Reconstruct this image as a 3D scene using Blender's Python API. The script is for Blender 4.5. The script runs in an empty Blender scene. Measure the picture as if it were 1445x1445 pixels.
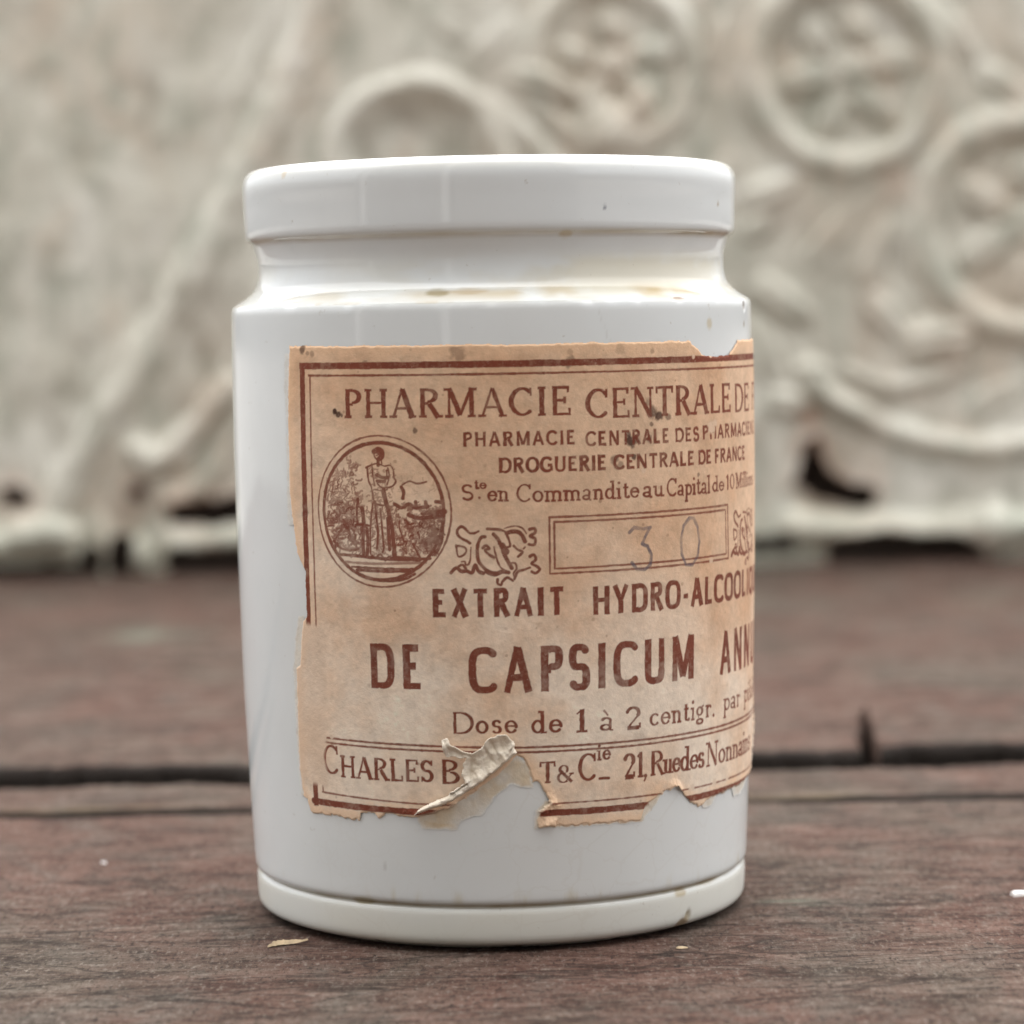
import bpy, math
import numpy as np
from mathutils import Matrix, Vector

MM = 0.001
scene = bpy.context.scene
COL = scene.collection

# ------------------------------------------------------------------ camera
F_PX = 3960.0                       # focal length for a 1445 px wide frame
CAM = np.array([0.0, -326.0, 68.0])   # mm
pitch, roll, yaw = math.radians(3.93), math.radians(1.0), math.radians(0.35)
fw = np.array([math.sin(yaw)*math.cos(pitch), math.cos(yaw)*math.cos(pitch), -math.sin(pitch)])
rt0 = np.array([math.cos(yaw), -math.sin(yaw), 0.0])
up0 = np.cross(rt0, fw)
rt = rt0*math.cos(roll) - up0*math.sin(roll)
up = rt0*math.sin(roll) + up0*math.cos(roll)
cam_data = bpy.data.cameras.new('camera')
cam = bpy.data.objects.new('camera', cam_data)
COL.objects.link(cam)
cam.matrix_world = Matrix(((rt[0], up[0], -fw[0], CAM[0]*MM),
                           (rt[1], up[1], -fw[1], CAM[1]*MM),
                           (rt[2], up[2], -fw[2], CAM[2]*MM),
                           (0, 0, 0, 1)))
cam_data.sensor_width = 36.0
cam_data.lens = 36.0*F_PX/1445.0
cam_data.clip_start = 0.01
cam_data.clip_end = 200.0
cam_data.dof.use_dof = True
cam_data.dof.focus_distance = 0.301
cam_data.dof.aperture_fstop = 22.5
scene.camera = cam

# ------------------------------------------------------------------ sky, sun, exposure
SUN_EL, SUN_AZ = math.radians(79), math.radians(8)   # azimuth from +y (clockwise): nearly overhead, a little behind the jar, behind thick cloud
world = bpy.data.worlds.new('World')
scene.world = world
world.use_nodes = True
wn, wl = world.node_tree.nodes, world.node_tree.links
bg = wn['Background']
sky = wn.new('ShaderNodeTexSky')
sky.sky_type = 'NISHITA'
sky.sun_disc = False
sky.sun_elevation = SUN_EL
sky.sun_rotation = SUN_AZ
sky.air_density = 1.0
sky.dust_density = 4.0
sky.ozone_density = 0.5
hs = wn.new('ShaderNodeHueSaturation')
hs.inputs['Saturation'].default_value = 0.16
wl.new(sky.outputs[0], hs.inputs['Color'])
wl.new(hs.outputs[0], bg.inputs['Color'])
bg.inputs['Strength'].default_value = 0.15

sun_data = bpy.data.lights.new('sun', 'SUN')
sun_data.energy = 1.5
sun_data.angle = math.radians(120)
sun_data.color = (1.0, 0.99, 0.965)
sun = bpy.data.objects.new('sun', sun_data)
COL.objects.link(sun)
sdir = Vector((math.sin(SUN_AZ)*math.cos(SUN_EL), math.cos(SUN_AZ)*math.cos(SUN_EL), math.sin(SUN_EL)))
sun.rotation_euler = sdir.to_track_quat('Z', 'Y').to_euler()
sun.location = (-0.5, -0.5, 1.0)

scene.view_settings.view_transform = 'Standard'
scene.view_settings.look = 'None'
scene.view_settings.exposure = 1.36
scene.view_settings.gamma = 1.0
scene.view_settings.use_curve_mapping = False
scene.cycles.use_denoising = True
scene.cycles.max_bounces = 8
scene.cycles.denoising_prefilter = 'ACCURATE'
scene.cycles.denoising_input_passes = 'RGB_ALBEDO_NORMAL'

# ------------------------------------------------------------------ helpers
rng = np.random.default_rng(7)

def tag(o, label=None, cat=None, group=None, kind=None):
    if label: o['label'] = label
    if cat: o['category'] = cat
    if group: o['group'] = group
    if kind: o['kind'] = kind
    return o

def empty(name, loc=(0, 0, 0)):
    o = bpy.data.objects.new(name, None)
    o.empty_display_size = 0.02
    o.location = [c*MM for c in loc]
    COL.objects.link(o)
    return o

def mesh_obj(name, verts, faces, mat, parent=None, normals=None, smooth=True, attrs=None):
    """verts in mm (n,3); faces (m,4) or (m,3) int array, or a python list"""
    me = bpy.data.meshes.new(name)
    verts = np.asarray(verts, float)*MM
    if isinstance(faces, np.ndarray):
        n, k = faces.shape
        me.vertices.add(len(verts))
        me.vertices.foreach_set('co', verts.astype(np.float32).ravel())
        me.loops.add(n*k)
        me.loops.foreach_set('vertex_index', faces.astype(np.int32).ravel())
        me.polygons.add(n)
        me.polygons.foreach_set('loop_start', np.arange(0, n*k, k, dtype=np.int32))
        me.update(calc_edges=True)
    else:
        me.from_pydata([tuple(v) for v in verts], [], faces)
    me.polygons.foreach_set('use_smooth', np.full(len(me.polygons), smooth, dtype=bool))
    if attrs:
        for an, av in attrs.items():
            av = np.asarray(av, np.float32)
            if av.ndim == 1:
                a = me.attributes.new(an, 'FLOAT', 'POINT')
                a.data.foreach_set('value', av)
            else:
                a = me.attributes.new(an, 'FLOAT_COLOR', 'POINT')
                a.data.foreach_set('color', np.concatenate([av, np.ones((len(av), 1), np.float32)], 1).ravel())
    me.validate()
    if normals is not None:
        me.normals_split_custom_set_from_vertices([tuple(x) for x in normals])
    me.materials.append(mat)
    o = bpy.data.objects.new(name, me)
    COL.objects.link(o)
    if parent is not None:
        o.parent = parent
    return o

def grid_faces(nu, nv, closed_u=False):
    iu = np.arange(nu if closed_u else nu-1)
    iv = np.arange(nv-1)
    A, B = np.meshgrid(iu, iv, indexing='ij')
    A2 = (A+1) % nu
    return np.stack([A*nv+B, A2*nv+B, A2*nv+B+1, A*nv+B+1], -1).reshape(-1, 4)

def compact(verts, faces, *arrs):
    used = np.zeros(len(verts), bool)
    used[faces.ravel()] = True
    idx = np.cumsum(used)-1
    return (verts[used], idx[faces]) + tuple(a[used] for a in arrs)

def smooth(e0, e1, x):
    t = np.clip((x-e0)/(e1-e0), 0, 1)
    return t*t*(3-2*t)

def vnoise(x, y, seed=0):
    """smooth value noise, -1..1, on arrays"""
    x = np.asarray(x, float); y = np.asarray(y, float)
    xi = np.floor(x).astype(np.int64); yi = np.floor(y).astype(np.int64)
    fx = x-xi; fy = y-yi
    fx = fx*fx*(3-2*fx); fy = fy*fy*(3-2*fy)
    def h(a, b):
        n = (a*374761393 + b*668265263 + seed*974634777) & 0xffffffff
        n = ((n ^ (n >> 13))*1274126177) & 0xffffffff
        n = n ^ (n >> 16)
        return (n & 0xffff)/32767.5 - 1
    return (h(xi, yi)*(1-fx)+h(xi+1, yi)*fx)*(1-fy) + (h(xi, yi+1)*(1-fx)+h(xi+1, yi+1)*fx)*fy

def fbm(x, y, seed=0, octv=4):
    s = 0; a = 0.55
    for i in range(octv):
        s = s + a*vnoise(x*2**i+13.7*i, y*2**i+7.1*i, seed+i)
        a *= 0.5
    return s

def poly_dist(px, py, poly):
    """signed distance to a polygon, negative inside"""
    poly = np.asarray(poly, float)
    d = np.full(px.shape, 1e9); inside = np.zeros(px.shape, bool)
    n = len(poly)
    for i in range(n):
        a, b = poly[i], poly[(i+1) % n]
        ex, ey = b-a
        t = np.clip(((px-a[0])*ex+(py-a[1])*ey)/(ex*ex+ey*ey+1e-12), 0, 1)
        d = np.minimum(d, np.hypot(px-a[0]-t*ex, py-a[1]-t*ey))
        c = (a[1] > py) != (b[1] > py)
        with np.errstate(divide='ignore', invalid='ignore'):
            xx = (b[0]-a[0])*(py-a[1])/(b[1]-a[1]+1e-12)+a[0]
        inside ^= c & (px < xx)
    return np.where(inside, -d, d)

def line_dist(px, py, pts):
    d = np.full(px.shape, 1e9)
    for a, b in zip(pts[:-1], pts[1:]):
        ex, ey = b[0]-a[0], b[1]-a[1]
        t = np.clip(((px-a[0])*ex+(py-a[1])*ey)/(ex*ex+ey*ey+1e-12), 0, 1)
        d = np.minimum(d, np.hypot(px-a[0]-t*ex, py-a[1]-t*ey))
    return d

def lin(r, g, b):
    c = np.array([r, g, b])/255.0
    return np.where(c <= 0.04045, c/12.92, ((c+0.055)/1.055)**2.4)

class Mat:
    """small node builder"""
    def __init__(self, name):
        self.m = bpy.data.materials.new(name)
        self.m.use_nodes = True
        self.n = self.m.node_tree.nodes
        self.l = self.m.node_tree.links
        self.b = self.n['Principled BSDF']
    def tex(self, kind='Object', scale=(1, 1, 1), rot=(0, 0, 0)):
        t = self.n.new('ShaderNodeTexCoord')
        mp = self.n.new('ShaderNodeMapping')
        mp.inputs['Scale'].default_value = scale
        mp.inputs['Rotation'].default_value = rot
        self.l.new(t.outputs[kind], mp.inputs['Vector'])
        return mp.outputs[0]
    def noise(self, vec, scale, detail=5, rough=0.6, dist=0.0):
        t = self.n.new('ShaderNodeTexNoise')
        t.inputs['Scale'].default_value = scale
        t.inputs['Detail'].default_value = detail
        t.inputs['Roughness'].default_value = rough
        t.inputs['Distortion'].default_value = dist
        self.l.new(vec, t.inputs['Vector'])
        return t.outputs[0]
    def ramp(self, fac, stops):
        r = self.n.new('ShaderNodeValToRGB')
        e = r.color_ramp.elements
        while len(e) < len(stops): e.new(0.5)
        for el, (p, c) in zip(e, stops):
            el.position = p
            el.color = (c, c, c, 1) if np.isscalar(c) else (*c, 1)
        self.l.new(fac, r.inputs[0])
        return r.outputs[0]
    def mix(self, fac, a, b, mode='MIX'):
        x = self.n.new('ShaderNodeMix')
        x.data_type = 'RGBA'; x.blend_type = mode
        for s, v in ((x.inputs[0], fac), (x.inputs[6], a), (x.inputs[7], b)):
            if hasattr(v, 'links'): self.l.new(v, s)
            elif np.isscalar(v): s.default_value = v
            else: s.default_value = (*v, 1)
        return x.outputs[2]
    def math(self, op, a, b):
        x = self.n.new('ShaderNodeMath'); x.operation = op
        for s, v in ((x.inputs[0], a), (x.inputs[1], b)):
            if hasattr(v, 'links'): self.l.new(v, s)
            else: s.default_value = v
        return x.outputs[0]
    def attr(self, name):
        a = self.n.new('ShaderNodeAttribute'); a.attribute_name = name
        return a
    def bump(self, h, strength, dist, normal=None):
        b = self.n.new('ShaderNodeBump')
        b.inputs['Strength'].default_value = strength
        b.inputs['Distance'].default_value = dist
        self.l.new(h, b.inputs['Height'])
        if normal is not None: self.l.new(normal, b.inputs['Normal'])
        self.l.new(b.outputs[0], self.b.inputs['Normal'])
        return b.outputs[0]
    def set(self, **k):
        for key, v in k.items():
            s = self.b.inputs[key.replace('_', ' ')]
            if hasattr(v, 'links'): self.l.new(v, s)
            elif np.isscalar(v): s.default_value = v
            else: s.default_value = (*v, 1)
        return self

# ------------------------------------------------------------------ materials
def wood_material():
    M = Mat('weathered_stained_wood')
    grain = M.noise(M.tex(scale=(26, 62, 60), rot=(0, 0, 0.012)), 3.0, 9, 0.74, 0.7)
    fine = M.noise(M.tex(scale=(120, 260, 300), rot=(0, 0, 0.02)), 2.0, 8, 0.78, 0.6)
    patch = M.noise(M.tex(scale=(15, 11, 16)), 1.7, 8, 0.70, 0.6)
    patch2 = M.noise(M.tex(scale=(36, 22, 34)), 2.1, 8, 0.72, 0.6)
    speck = M.noise(M.tex(scale=(640, 300, 560)), 1.0, 4, 0.78)
    c = M.ramp(grain, [(0.30, (0.034, 0.024, 0.018)), (0.45, (0.094, 0.070, 0.055)), (0.58, (0.158, 0.124, 0.100)), (0.75, (0.260, 0.214, 0.178))])
    red = M.ramp(grain, [(0.30, (0.046, 0.021, 0.016)), (0.50, (0.136, 0.071, 0.055)), (0.75, (0.245, 0.146, 0.118))])
    c = M.mix(M.ramp(patch, [(0.37, 0.0), (0.57, 0.85)]), c, red)
    c = M.mix(M.ramp(patch2, [(0.50, 0.0), (0.68, 0.60)]), c, (0.135, 0.122, 0.105))
    c = M.mix(M.ramp(fine, [(0.36, 0.80), (0.46, 0.0)]), c, (0.026, 0.018, 0.015))
    c = M.mix(M.ramp(fine, [(0.55, 0.0), (0.66, 0.60)]), c, (0.27, 0.225, 0.195))
    c = M.mix(M.ramp(speck, [(0.33, 0.85), (0.40, 0.0)]), c, (0.024, 0.018, 0.015))
    c = M.mix(M.ramp(speck, [(0.64, 0.0), (0.71, 0.70)]), c, (0.33, 0.28, 0.235))
    grit = M.noise(M.tex(scale=(1500, 520, 1500)), 1.0, 4, 0.82)
    c = M.mix(M.ramp(grit, [(0.36, 0.75), (0.46, 0.0)]), c, (0.030, 0.022, 0.018))
    c = M.mix(M.ramp(grit, [(0.55, 0.0), (0.66, 0.60)]), c, (0.30, 0.255, 0.22))
    crack = M.noise(M.tex(scale=(9, 34, 30), rot=(0, 0, 0.015)), 2.2, 5, 0.62, 0.8)
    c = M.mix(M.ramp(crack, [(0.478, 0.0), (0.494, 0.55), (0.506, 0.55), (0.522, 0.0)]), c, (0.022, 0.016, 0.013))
    c = M.mix(M.attr('mint').outputs['Fac'], c, (0.26, 0.32, 0.25))
    c = M.mix(M.attr('yellow').outputs['Fac'], c, (0.27, 0.20, 0.115))
    c = M.mix(M.attr('edge_dark').outputs['Fac'], c, (0.020, 0.015, 0.012))  # darker along the plank edges, on their sides and in the notch
    c = M.mix(1.0, c, (0.75, 0.755, 0.74), 'MULTIPLY')
    hgt = M.mix(0.45, grain, fine)
    hgt = M.mix(0.25, hgt, speck)
    hgt = M.mix(0.15, hgt, grit)
    M.set(Base_Color=c, Roughness=0.80, Specular_IOR_Level=0.08)
    M.bump(hgt, 0.9, 0.0016)
    return M.m

def dark_wood_material():
    M = Mat('dark_brown_wood')  # dark brown, toned for how the panel holes read
    g = M.noise(M.tex(scale=(8, 90, 90)), 5, 6)
    M.set(Base_Color=M.ramp(g, [(0.3, (0.045, 0.032, 0.025)), (0.7, (0.10, 0.072, 0.055))]), Roughness=0.85)
    return M.m

def panel_material():
    M = Mat('flaking_cream_paint')
    a = M.noise(M.tex(scale=(1, 1, 1)), 15, 8, 0.66, 0.4)
    b = M.noise(M.tex(scale=(1, 1, 0.6)), 34, 7, 0.6, 0.6)
    d = M.noise(M.tex(scale=(1, 1, 0.45)), 95, 7, 0.68, 0.5)
    e = M.noise(M.tex(scale=(1, 1, 1)), 260, 5, 0.7)
    c = M.ramp(a, [(0.30, (0.47, 0.45, 0.365)), (0.48, (0.68, 0.655, 0.555)), (0.68, (0.80, 0.78, 0.69))])
    c = M.mix(M.ramp(b, [(0.50, 0.0), (0.64, 0.75)]), c, (0.62, 0.525, 0.415))
    c = M.mix(M.ramp(d, [(0.50, 0.0), (0.62, 0.80)]), c, (0.42, 0.425, 0.345))
    dark_zone = M.noise(M.tex(scale=(1, 1, 0.8)), 48, 8, 0.72, 0.9)  # dirt patches on the paint
    c = M.mix(M.ramp(dark_zone, [(0.54, 0.0), (0.66, 0.75)]), c, (0.33, 0.30, 0.235))
    c = M.mix(M.ramp(d, [(0.30, 0.65), (0.42, 0.0)]), c, (0.72, 0.70, 0.64))
    rust = M.math('MULTIPLY', M.attr('rust').outputs['Fac'], M.ramp(d, [(0.30, 0.3), (0.55, 1.0)]))
    c = M.mix(rust, c, (0.36, 0.185, 0.115))
    c = M.mix(M.attr('green').outputs['Fac'], c, (0.52, 0.55, 0.45))
    M.set(Base_Color=c, Roughness=0.5, Specular_IOR_Level=0.45)
    M.bump(M.mix(0.4, d, e), 0.45, 0.0012)
    return M.m

def ceramic_material():
    M = Mat('white_glazed_stoneware')
    n = M.noise(M.tex(), 60, 5, 0.6)
    n2 = M.noise(M.tex(scale=(1, 1, 1)), 900, 3, 0.6)
    n3 = M.noise(M.tex(scale=(1, 1, 0.5)), 22, 3, 0.5)
    c = M.ramp(n, [(0.3, (0.688, 0.712, 0.706)), (0.7, (0.728, 0.753, 0.748))])
    c = M.mix(M.ramp(n3, [(0.40, 0.0), (0.72, 0.5)]), c, (0.70, 0.69, 0.645))
    c = M.mix(M.ramp(n2, [(0.24, 0.45), (0.31, 0.0)]), c, (0.42, 0.38, 0.32))
    vo = M.n.new('ShaderNodeTexVoronoi'); vo.feature = 'DISTANCE_TO_EDGE'; vo.inputs['Scale'].default_value = 210
    wv = M.noise(M.tex(), 300, 3, 0.6)
    vm = M.n.new('ShaderNodeVectorMath'); vm.operation = 'MULTIPLY_ADD'
    M.l.new(wv, vm.inputs[0]); vm.inputs[1].default_value = (.004, .004, .004); M.l.new(M.tex(), vm.inputs[2])
    M.l.new(vm.outputs[0], vo.inputs['Vector'])
    cz = M.math('MULTIPLY', M.ramp(vo.outputs['Distance'], [(0.0, 0.28), (0.035, 0.0)]), M.ramp(n3, [(0.46, 0.0), (0.64, 0.45)]))
    c = M.mix(cz, c, (0.50, 0.45, 0.37))
    st = M.attr('stain').outputs['Color']
    sep = M.attr('stain')
    c = M.mix(1.0, c, st, 'MULTIPLY')
    M.set(Base_Color=c, Roughness=M.attr('rough').outputs['Fac'], Specular_IOR_Level=0.5)
    M.b.inputs['IOR'].default_value = 1.62
    M.bump(M.mix(0.10, n3, n), 0.10, 0.0012)
    return M.m

def paper_material():
    M = Mat('aged_printed_paper')
    col = M.attr('print_colour').outputs['Color']
    f1 = M.noise(M.tex(), 900, 5, 0.7, 0.3)
    f2 = M.noise(M.tex(), 2600, 4, 0.7)
    c = M.mix(M.ramp(f1, [(0.30, 0.22), (0.46, 0.0)]), col, (0.44, 0.30, 0.19))
    c = M.mix(M.ramp(f2, [(0.58, 0.0), (0.75, 0.22)]), c, (0.80, 0.66, 0.52))
    M.set(Base_Color=c, Roughness=0.82, Specular_IOR_Level=0.25)
    M.bump(M.mix(0.5, f1, f2), 0.35, 0.0003)
    return M.m

def torn_paper_material():
    M = Mat('torn_paper_back')
    f1 = M.noise(M.tex(), 700, 6, 0.7, 0.5)
    f2 = M.noise(M.tex(), 220, 4, 0.6)
    c = M.ramp(f1, [(0.28, (0.70, 0.60, 0.47)), (0.5, (0.84, 0.75, 0.62)), (0.75, (0.88, 0.82, 0.72))])
    c = M.mix(M.ramp(f2, [(0.5, 0.0), (0.75, 0.35)]), c, (0.52, 0.42, 0.29))
    M.set(Base_Color=c, Roughness=0.9, Specular_IOR_Level=0.2)
    M.bump(f1, 0.5, 0.0004)
    return M.m

def ground_material():
    M = Mat('grey_ground')
    n = M.noise(M.tex(), 3, 6)
    M.set(Base_Color=M.ramp(n, [(0.3, (0.16, 0.15, 0.135)), (0.7, (0.26, 0.245, 0.22))]), Roughness=0.9)
    return M.m

def plain(name, colr, rough=0.7, var=0.25, sc=900):
    M = Mat(name)
    n = M.noise(M.tex(), sc, 4)
    lo = tuple(np.array(colr)*(1-var)); hi = tuple(np.minimum(np.array(colr)*(1+var), 0.9))
    M.set(Base_Color=M.ramp(n, [(0.3, lo), (0.7, hi)]), Roughness=rough)
    return M.m

WOOD = wood_material(); DARKWOOD = dark_wood_material(); PANEL = panel_material()
CERAMIC = ceramic_material(); PAPER = paper_material(); TORN = torn_paper_material()

# ------------------------------------------------------------------ ground (under the planks)
g = mesh_obj('ground', [(-20000, -20000, -46), (20000, -20000, -46), (20000, 20000, -46), (-20000, 20000, -46)],
             [(0, 1, 2, 3)], ground_material())
tag(g, kind='structure')

# ------------------------------------------------------------------ plank decking
deck = empty('plank_decking', (0, 0, 0))
tag(deck, 'weathered red-brown wooden planks with dark gaps, carrying the white jar', 'wooden planks')

def axis(segs):
    out = []
    for a, b, s in segs:
        out.append(np.linspace(a, b, max(2, int(round((b-a)/s))+1))[:-1])
    out.append([segs[-1][1]])
    return np.concatenate(out)

def tpt(x, y, z=0.0):
    d = fw + rt*(x-722.5)/F_PX - up*(y-722.5)/F_PX
    t = (z-CAM[2])/d[2]
    return CAM+d*t
NA, NB = tpt(1229, 1062), tpt(1222, 1002)

def board(y0, y1, ztop, xs, ys, seed, edge, rough_front=0.0, rough_back=0.0, notch=False, thick=22.0, dark_zone=(0.0, 0.0), skew=(0.0, 0.0)):
    cut = 0.0
    X, Y = np.meshgrid(xs, ys, indexing='ij')
    t = (Y-y0)/(y1-y0)
    fr = rough_front*(fbm(X/16.0, X*0+seed, seed+3)*1.3+0.5*fbm(X/2.6, X*0+seed, seed+6))
    bk = rough_back*(fbm(X/18.0, X*0+seed, seed+9)*1.3+0.5*fbm(X/2.6, X*0+seed, seed+7))
    Yd = Y + fr*np.clip(1-(Y-y0)/25.0, 0, 1) + bk*np.clip(1-(y1-Y)/25.0, 0, 1)
    Xc = np.clip(X, -160, 160)
    Yd = Yd + skew[0]*Xc*np.clip(1-(Y-y0)/90.0, 0, 1) + skew[1]*Xc*np.clip(1-(y1-Y)/20.0, 0, 1)
    Z = ztop + 0.10*fbm(X/30.0, Y/9.0, seed, 3) + 0.06*vnoise(X/7.0, Y/1.6, seed+5)
    de = np.minimum(Y-y0, y1-Y)
    Z = Z - edge*np.clip(1-de/edge, 0, 1)**2*(0.6+0.4*vnoise(X/9.0, Y*0, seed+2))
    if notch:
        tn = (Y-NA[1])/(NB[1]-NA[1])
        wv = NA[0]+(NB[0]-NA[0])*tn+0.5*vnoise(Y/9.0, Y*0+3, 5)
        w = 1.0*(1-np.clip(tn, 0, 1)**3)+0.35*(tn < .3)
        cut = smooth(0.3, -0.3, np.abs(X-wv)-w)*(tn < 1)
        Z = Z - 9.0*cut
    nu, nv = X.shape
    V = np.stack([X, Yd, Z], -1).reshape(-1, 3)
    Fq = grid_faces(nu, nv)
    idx = np.arange(nu*nv).reshape(nu, nv)
    loop = np.concatenate([idx[:, 0], idx[-1, 1:], idx[-2::-1, -1], idx[0, -2:0:-1]])
    low = V[loop].copy(); low[:, 2] = ztop-thick
    n0 = len(V); nl = len(loop)
    V = np.concatenate([V, low])
    k = np.arange(nl); k2 = (k+1) % nl
    skirt = np.stack([loop[k2], loop[k], n0+k, n0+k2], -1)
    Fq = np.concatenate([Fq, skirt])
    mint = 0*X; yel = 0*X
    for (mx, my, sx, sy, st) in [(-78, 286, 8, 10, .5), (-70, 287, 14, 5, .2), (115, 330, 12, 9, .2), (57, 330, 9, 9, .2), (33.5, -4, 4.5, 0.9, .5), (35, -6, 3, .5, .4)]:
        q = ((X-mx)/sx)**2+((Y-my)/sy)**2
        mint = np.maximum(mint, st*np.exp(-q*1.2)*(0.7+0.5*fbm(X/4, Y/4, 3)))
    for (mx, my, sx, sy, st) in [(42, 66.3, 9, 2.0, .75), (-58, 66, 16, 3, .35), (-45, 64, 8, 1.5, .5)]:
        q = ((X-mx)/sx)**2+((Y-my)/sy)**2
        yel = np.maximum(yel, st*np.exp(-q*1.2)*np.clip(0.8+0.9*fbm(X/3, Y/1, 8), 0, 1))
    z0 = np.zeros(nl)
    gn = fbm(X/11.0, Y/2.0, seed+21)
    gr = np.maximum(smooth(dark_zone[0], dark_zone[0]*0.3, Y-y0+1.2*gn)*(dark_zone[0] > 0), smooth(dark_zone[1], dark_zone[1]*0.3, y1-Y+1.0*gn)*(dark_zone[1] > 0)) if max(dark_zone) > 0 else 0*X  # dark bands along the front and back edges
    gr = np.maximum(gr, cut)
    at = {'mint': np.concatenate([np.clip(mint.ravel(), 0, 1), z0]), 'yellow': np.concatenate([np.clip(yel.ravel(), 0, 1), z0]), 'edge_dark': np.concatenate([np.clip(gr.ravel(), 0, 1), z0+1])}
    return mesh_obj('plank', V, Fq, WOOD, deck, attrs=at)

xs_near = axis([(-700, -130, 30), (-130, 130, 0.8), (130, 700, 30)])
board(-860, 62.2, 0, xs_near, axis([(-860, -80, 30), (-80, 62.2, 0.9)]), 11, 1.2, 0.0, 0.5, dark_zone=(0, 1.4))
board(64.6, 89.5, 0.1, xs_near, axis([(64.6, 89.5, 0.5)]), 23, 1.6, 0.7, 3.4, dark_zone=(2.6, 3.0), skew=(0, .048))
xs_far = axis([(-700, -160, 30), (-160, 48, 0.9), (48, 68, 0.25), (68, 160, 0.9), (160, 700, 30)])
board(103.0, 470.0, 0.35, xs_far, axis([(103, 190, 0.9), (190, 470, 4)]), 37, 2.4, 5.0, 0.0, notch=True, dark_zone=(5.0, 0), skew=(.052, 0))
for xx in (-420, 0, 420):
    v = []
    for x in (xx-45, xx+45):
        for y in (-850, 465):
            for z in (-45.5, -22.2):
                v.append((x, y, z))
    mesh_obj('bearer', v, [(0, 1, 3, 2), (4, 6, 7, 5), (0, 4, 5, 1), (2, 3, 7, 6), (0, 2, 6, 4), (1, 5, 7, 3)], DARKWOOD, deck, smooth=False)

# ------------------------------------------------------------------ unseen wall added behind the viewer to darken the jar front
wall = empty('added_wall', (0, -950, -46))
tag(wall, 'unseen wall of grey boards, added behind the viewer to darken the front of the jar', 'wall')
WALLM = plain('grey_blocker_boards', (0.23, 0.225, 0.215), .8, .3, 12)
for xa, xb in ((-1800, -1620), (-1440, -372), (-290, 800)):
    v = [(x, y, z) for x in (xa, xb) for y in (-60, 0) for z in (0, 1900)]
    mesh_obj('blocker_board', v, [(0, 1, 3, 2), (4, 6, 7, 5), (0, 4, 5, 1), (2, 3, 7, 6), (0, 2, 6, 4), (1, 5, 7, 3)], WALLM, wall, smooth=False)

WHITEP = plain('streak_post_white', (0.78, 0.77, 0.74), .5, .05, 12)  # bright posts added to mirror as vertical streaks in the glaze
for xa, xb in ((-1600, -1470), (-365, -297)):
    v = [(x, y, z) for x in (xa, xb) for y in (-30, 30) for z in (0, 1900)]
    mesh_obj('streak_post', v, [(0, 1, 3, 2), (4, 6, 7, 5), (0, 4, 5, 1), (2, 3, 7, 6), (0, 2, 6, 4), (1, 5, 7, 3)], WHITEP, wall, smooth=False)

# ------------------------------------------------------------------ embossed relief panel behind
YW = 432.0
def pw(x, y):
    d = fw + rt*(x-722.5)/F_PX - up*(y-722.5)/F_PX
    t = (YW-CAM[1])/d[1]
    p = CAM+d*t
    return (p[0], p[2])
S = 757.0/F_PX          # mm per reference unit at the panel

def PW(L): return [pw(*p) for p in L]

xs = np.arange(-235, 235.1, 0.85); zs = np.arange(0.6, 236, 0.85)
X, Z = np.meshgrid(xs, zs, indexing='ij')
Xt, Zt = X, Z                                     # true grid
X = Xt + 1.5*fbm(Xt/9.0, Zt/9.0, 121, 3) + 2.0*fbm(Xt/40.0, Zt/40.0, 125, 2)   # hand-worked, irregular outlines
Z = Zt + 1.5*fbm(Xt/9.0, Zt/9.0, 131, 3)*smooth(8, 30, Zt)
Hh = 0.9*fbm(X/24, Z/24, 5) + 0.5*fbm(X/7, Z/10, 15)
part = np.zeros(X.shape, int)      # 0 sheet
names = ['sheet', 'diagonal_rib', 'arch_moulding', 'rosette', 'rosette', 'rosette', 'leaf_scroll', 'garland', 'curl', 'bottom_flange']
def relief(h, pid, thr=0.35):
    global Hh, part
    part = np.where(h > thr, pid, part)
    Hh = np.where(h > 0, np.maximum(Hh, h+0.6*Hh*0.4), Hh)
def roundprof(d, w, H):
    return 0.54*H*np.clip(1-(d/w)**2, 0, 1)**0.75
def leaf(cx, cy, rx, ry, ang, H, pid, vein=True):
    c = pw(cx, cy); a = math.radians(ang)
    u = ((X-c[0])*math.cos(a)+(Z-c[1])*math.sin(a))/(rx*S); w = (-(X-c[0])*math.sin(a)+(Z-c[1])*math.cos(a))/(ry*S)
    h = 0.62*H*np.clip(1-u*u-w*w*(1+0.5*np.clip(u, -1, 1)), 0, 1)**0.6
    if vein: h = h*(1-0.35*np.exp(-(w/0.18)**2))
    relief(h, pid)
def ring(cx, cy, r, w, H, pid, a0=-181, a1=181):
    c = pw(cx, cy)
    d = np.hypot(X-c[0], Z-c[1]); an = np.degrees(np.arctan2(Z-c[1], X-c[0]))
    h = roundprof(d-r*S, w*S, H)
    relief(np.where((an >= a0) & (an <= a1), h, 0), pid)
def recess(cx, cy, r, depth):
    global Hh
    c = pw(cx, cy); d = np.hypot(X-c[0], Z-c[1])
    Hh = Hh - depth*smooth(r*S, 0.7*r*S, d)

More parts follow.
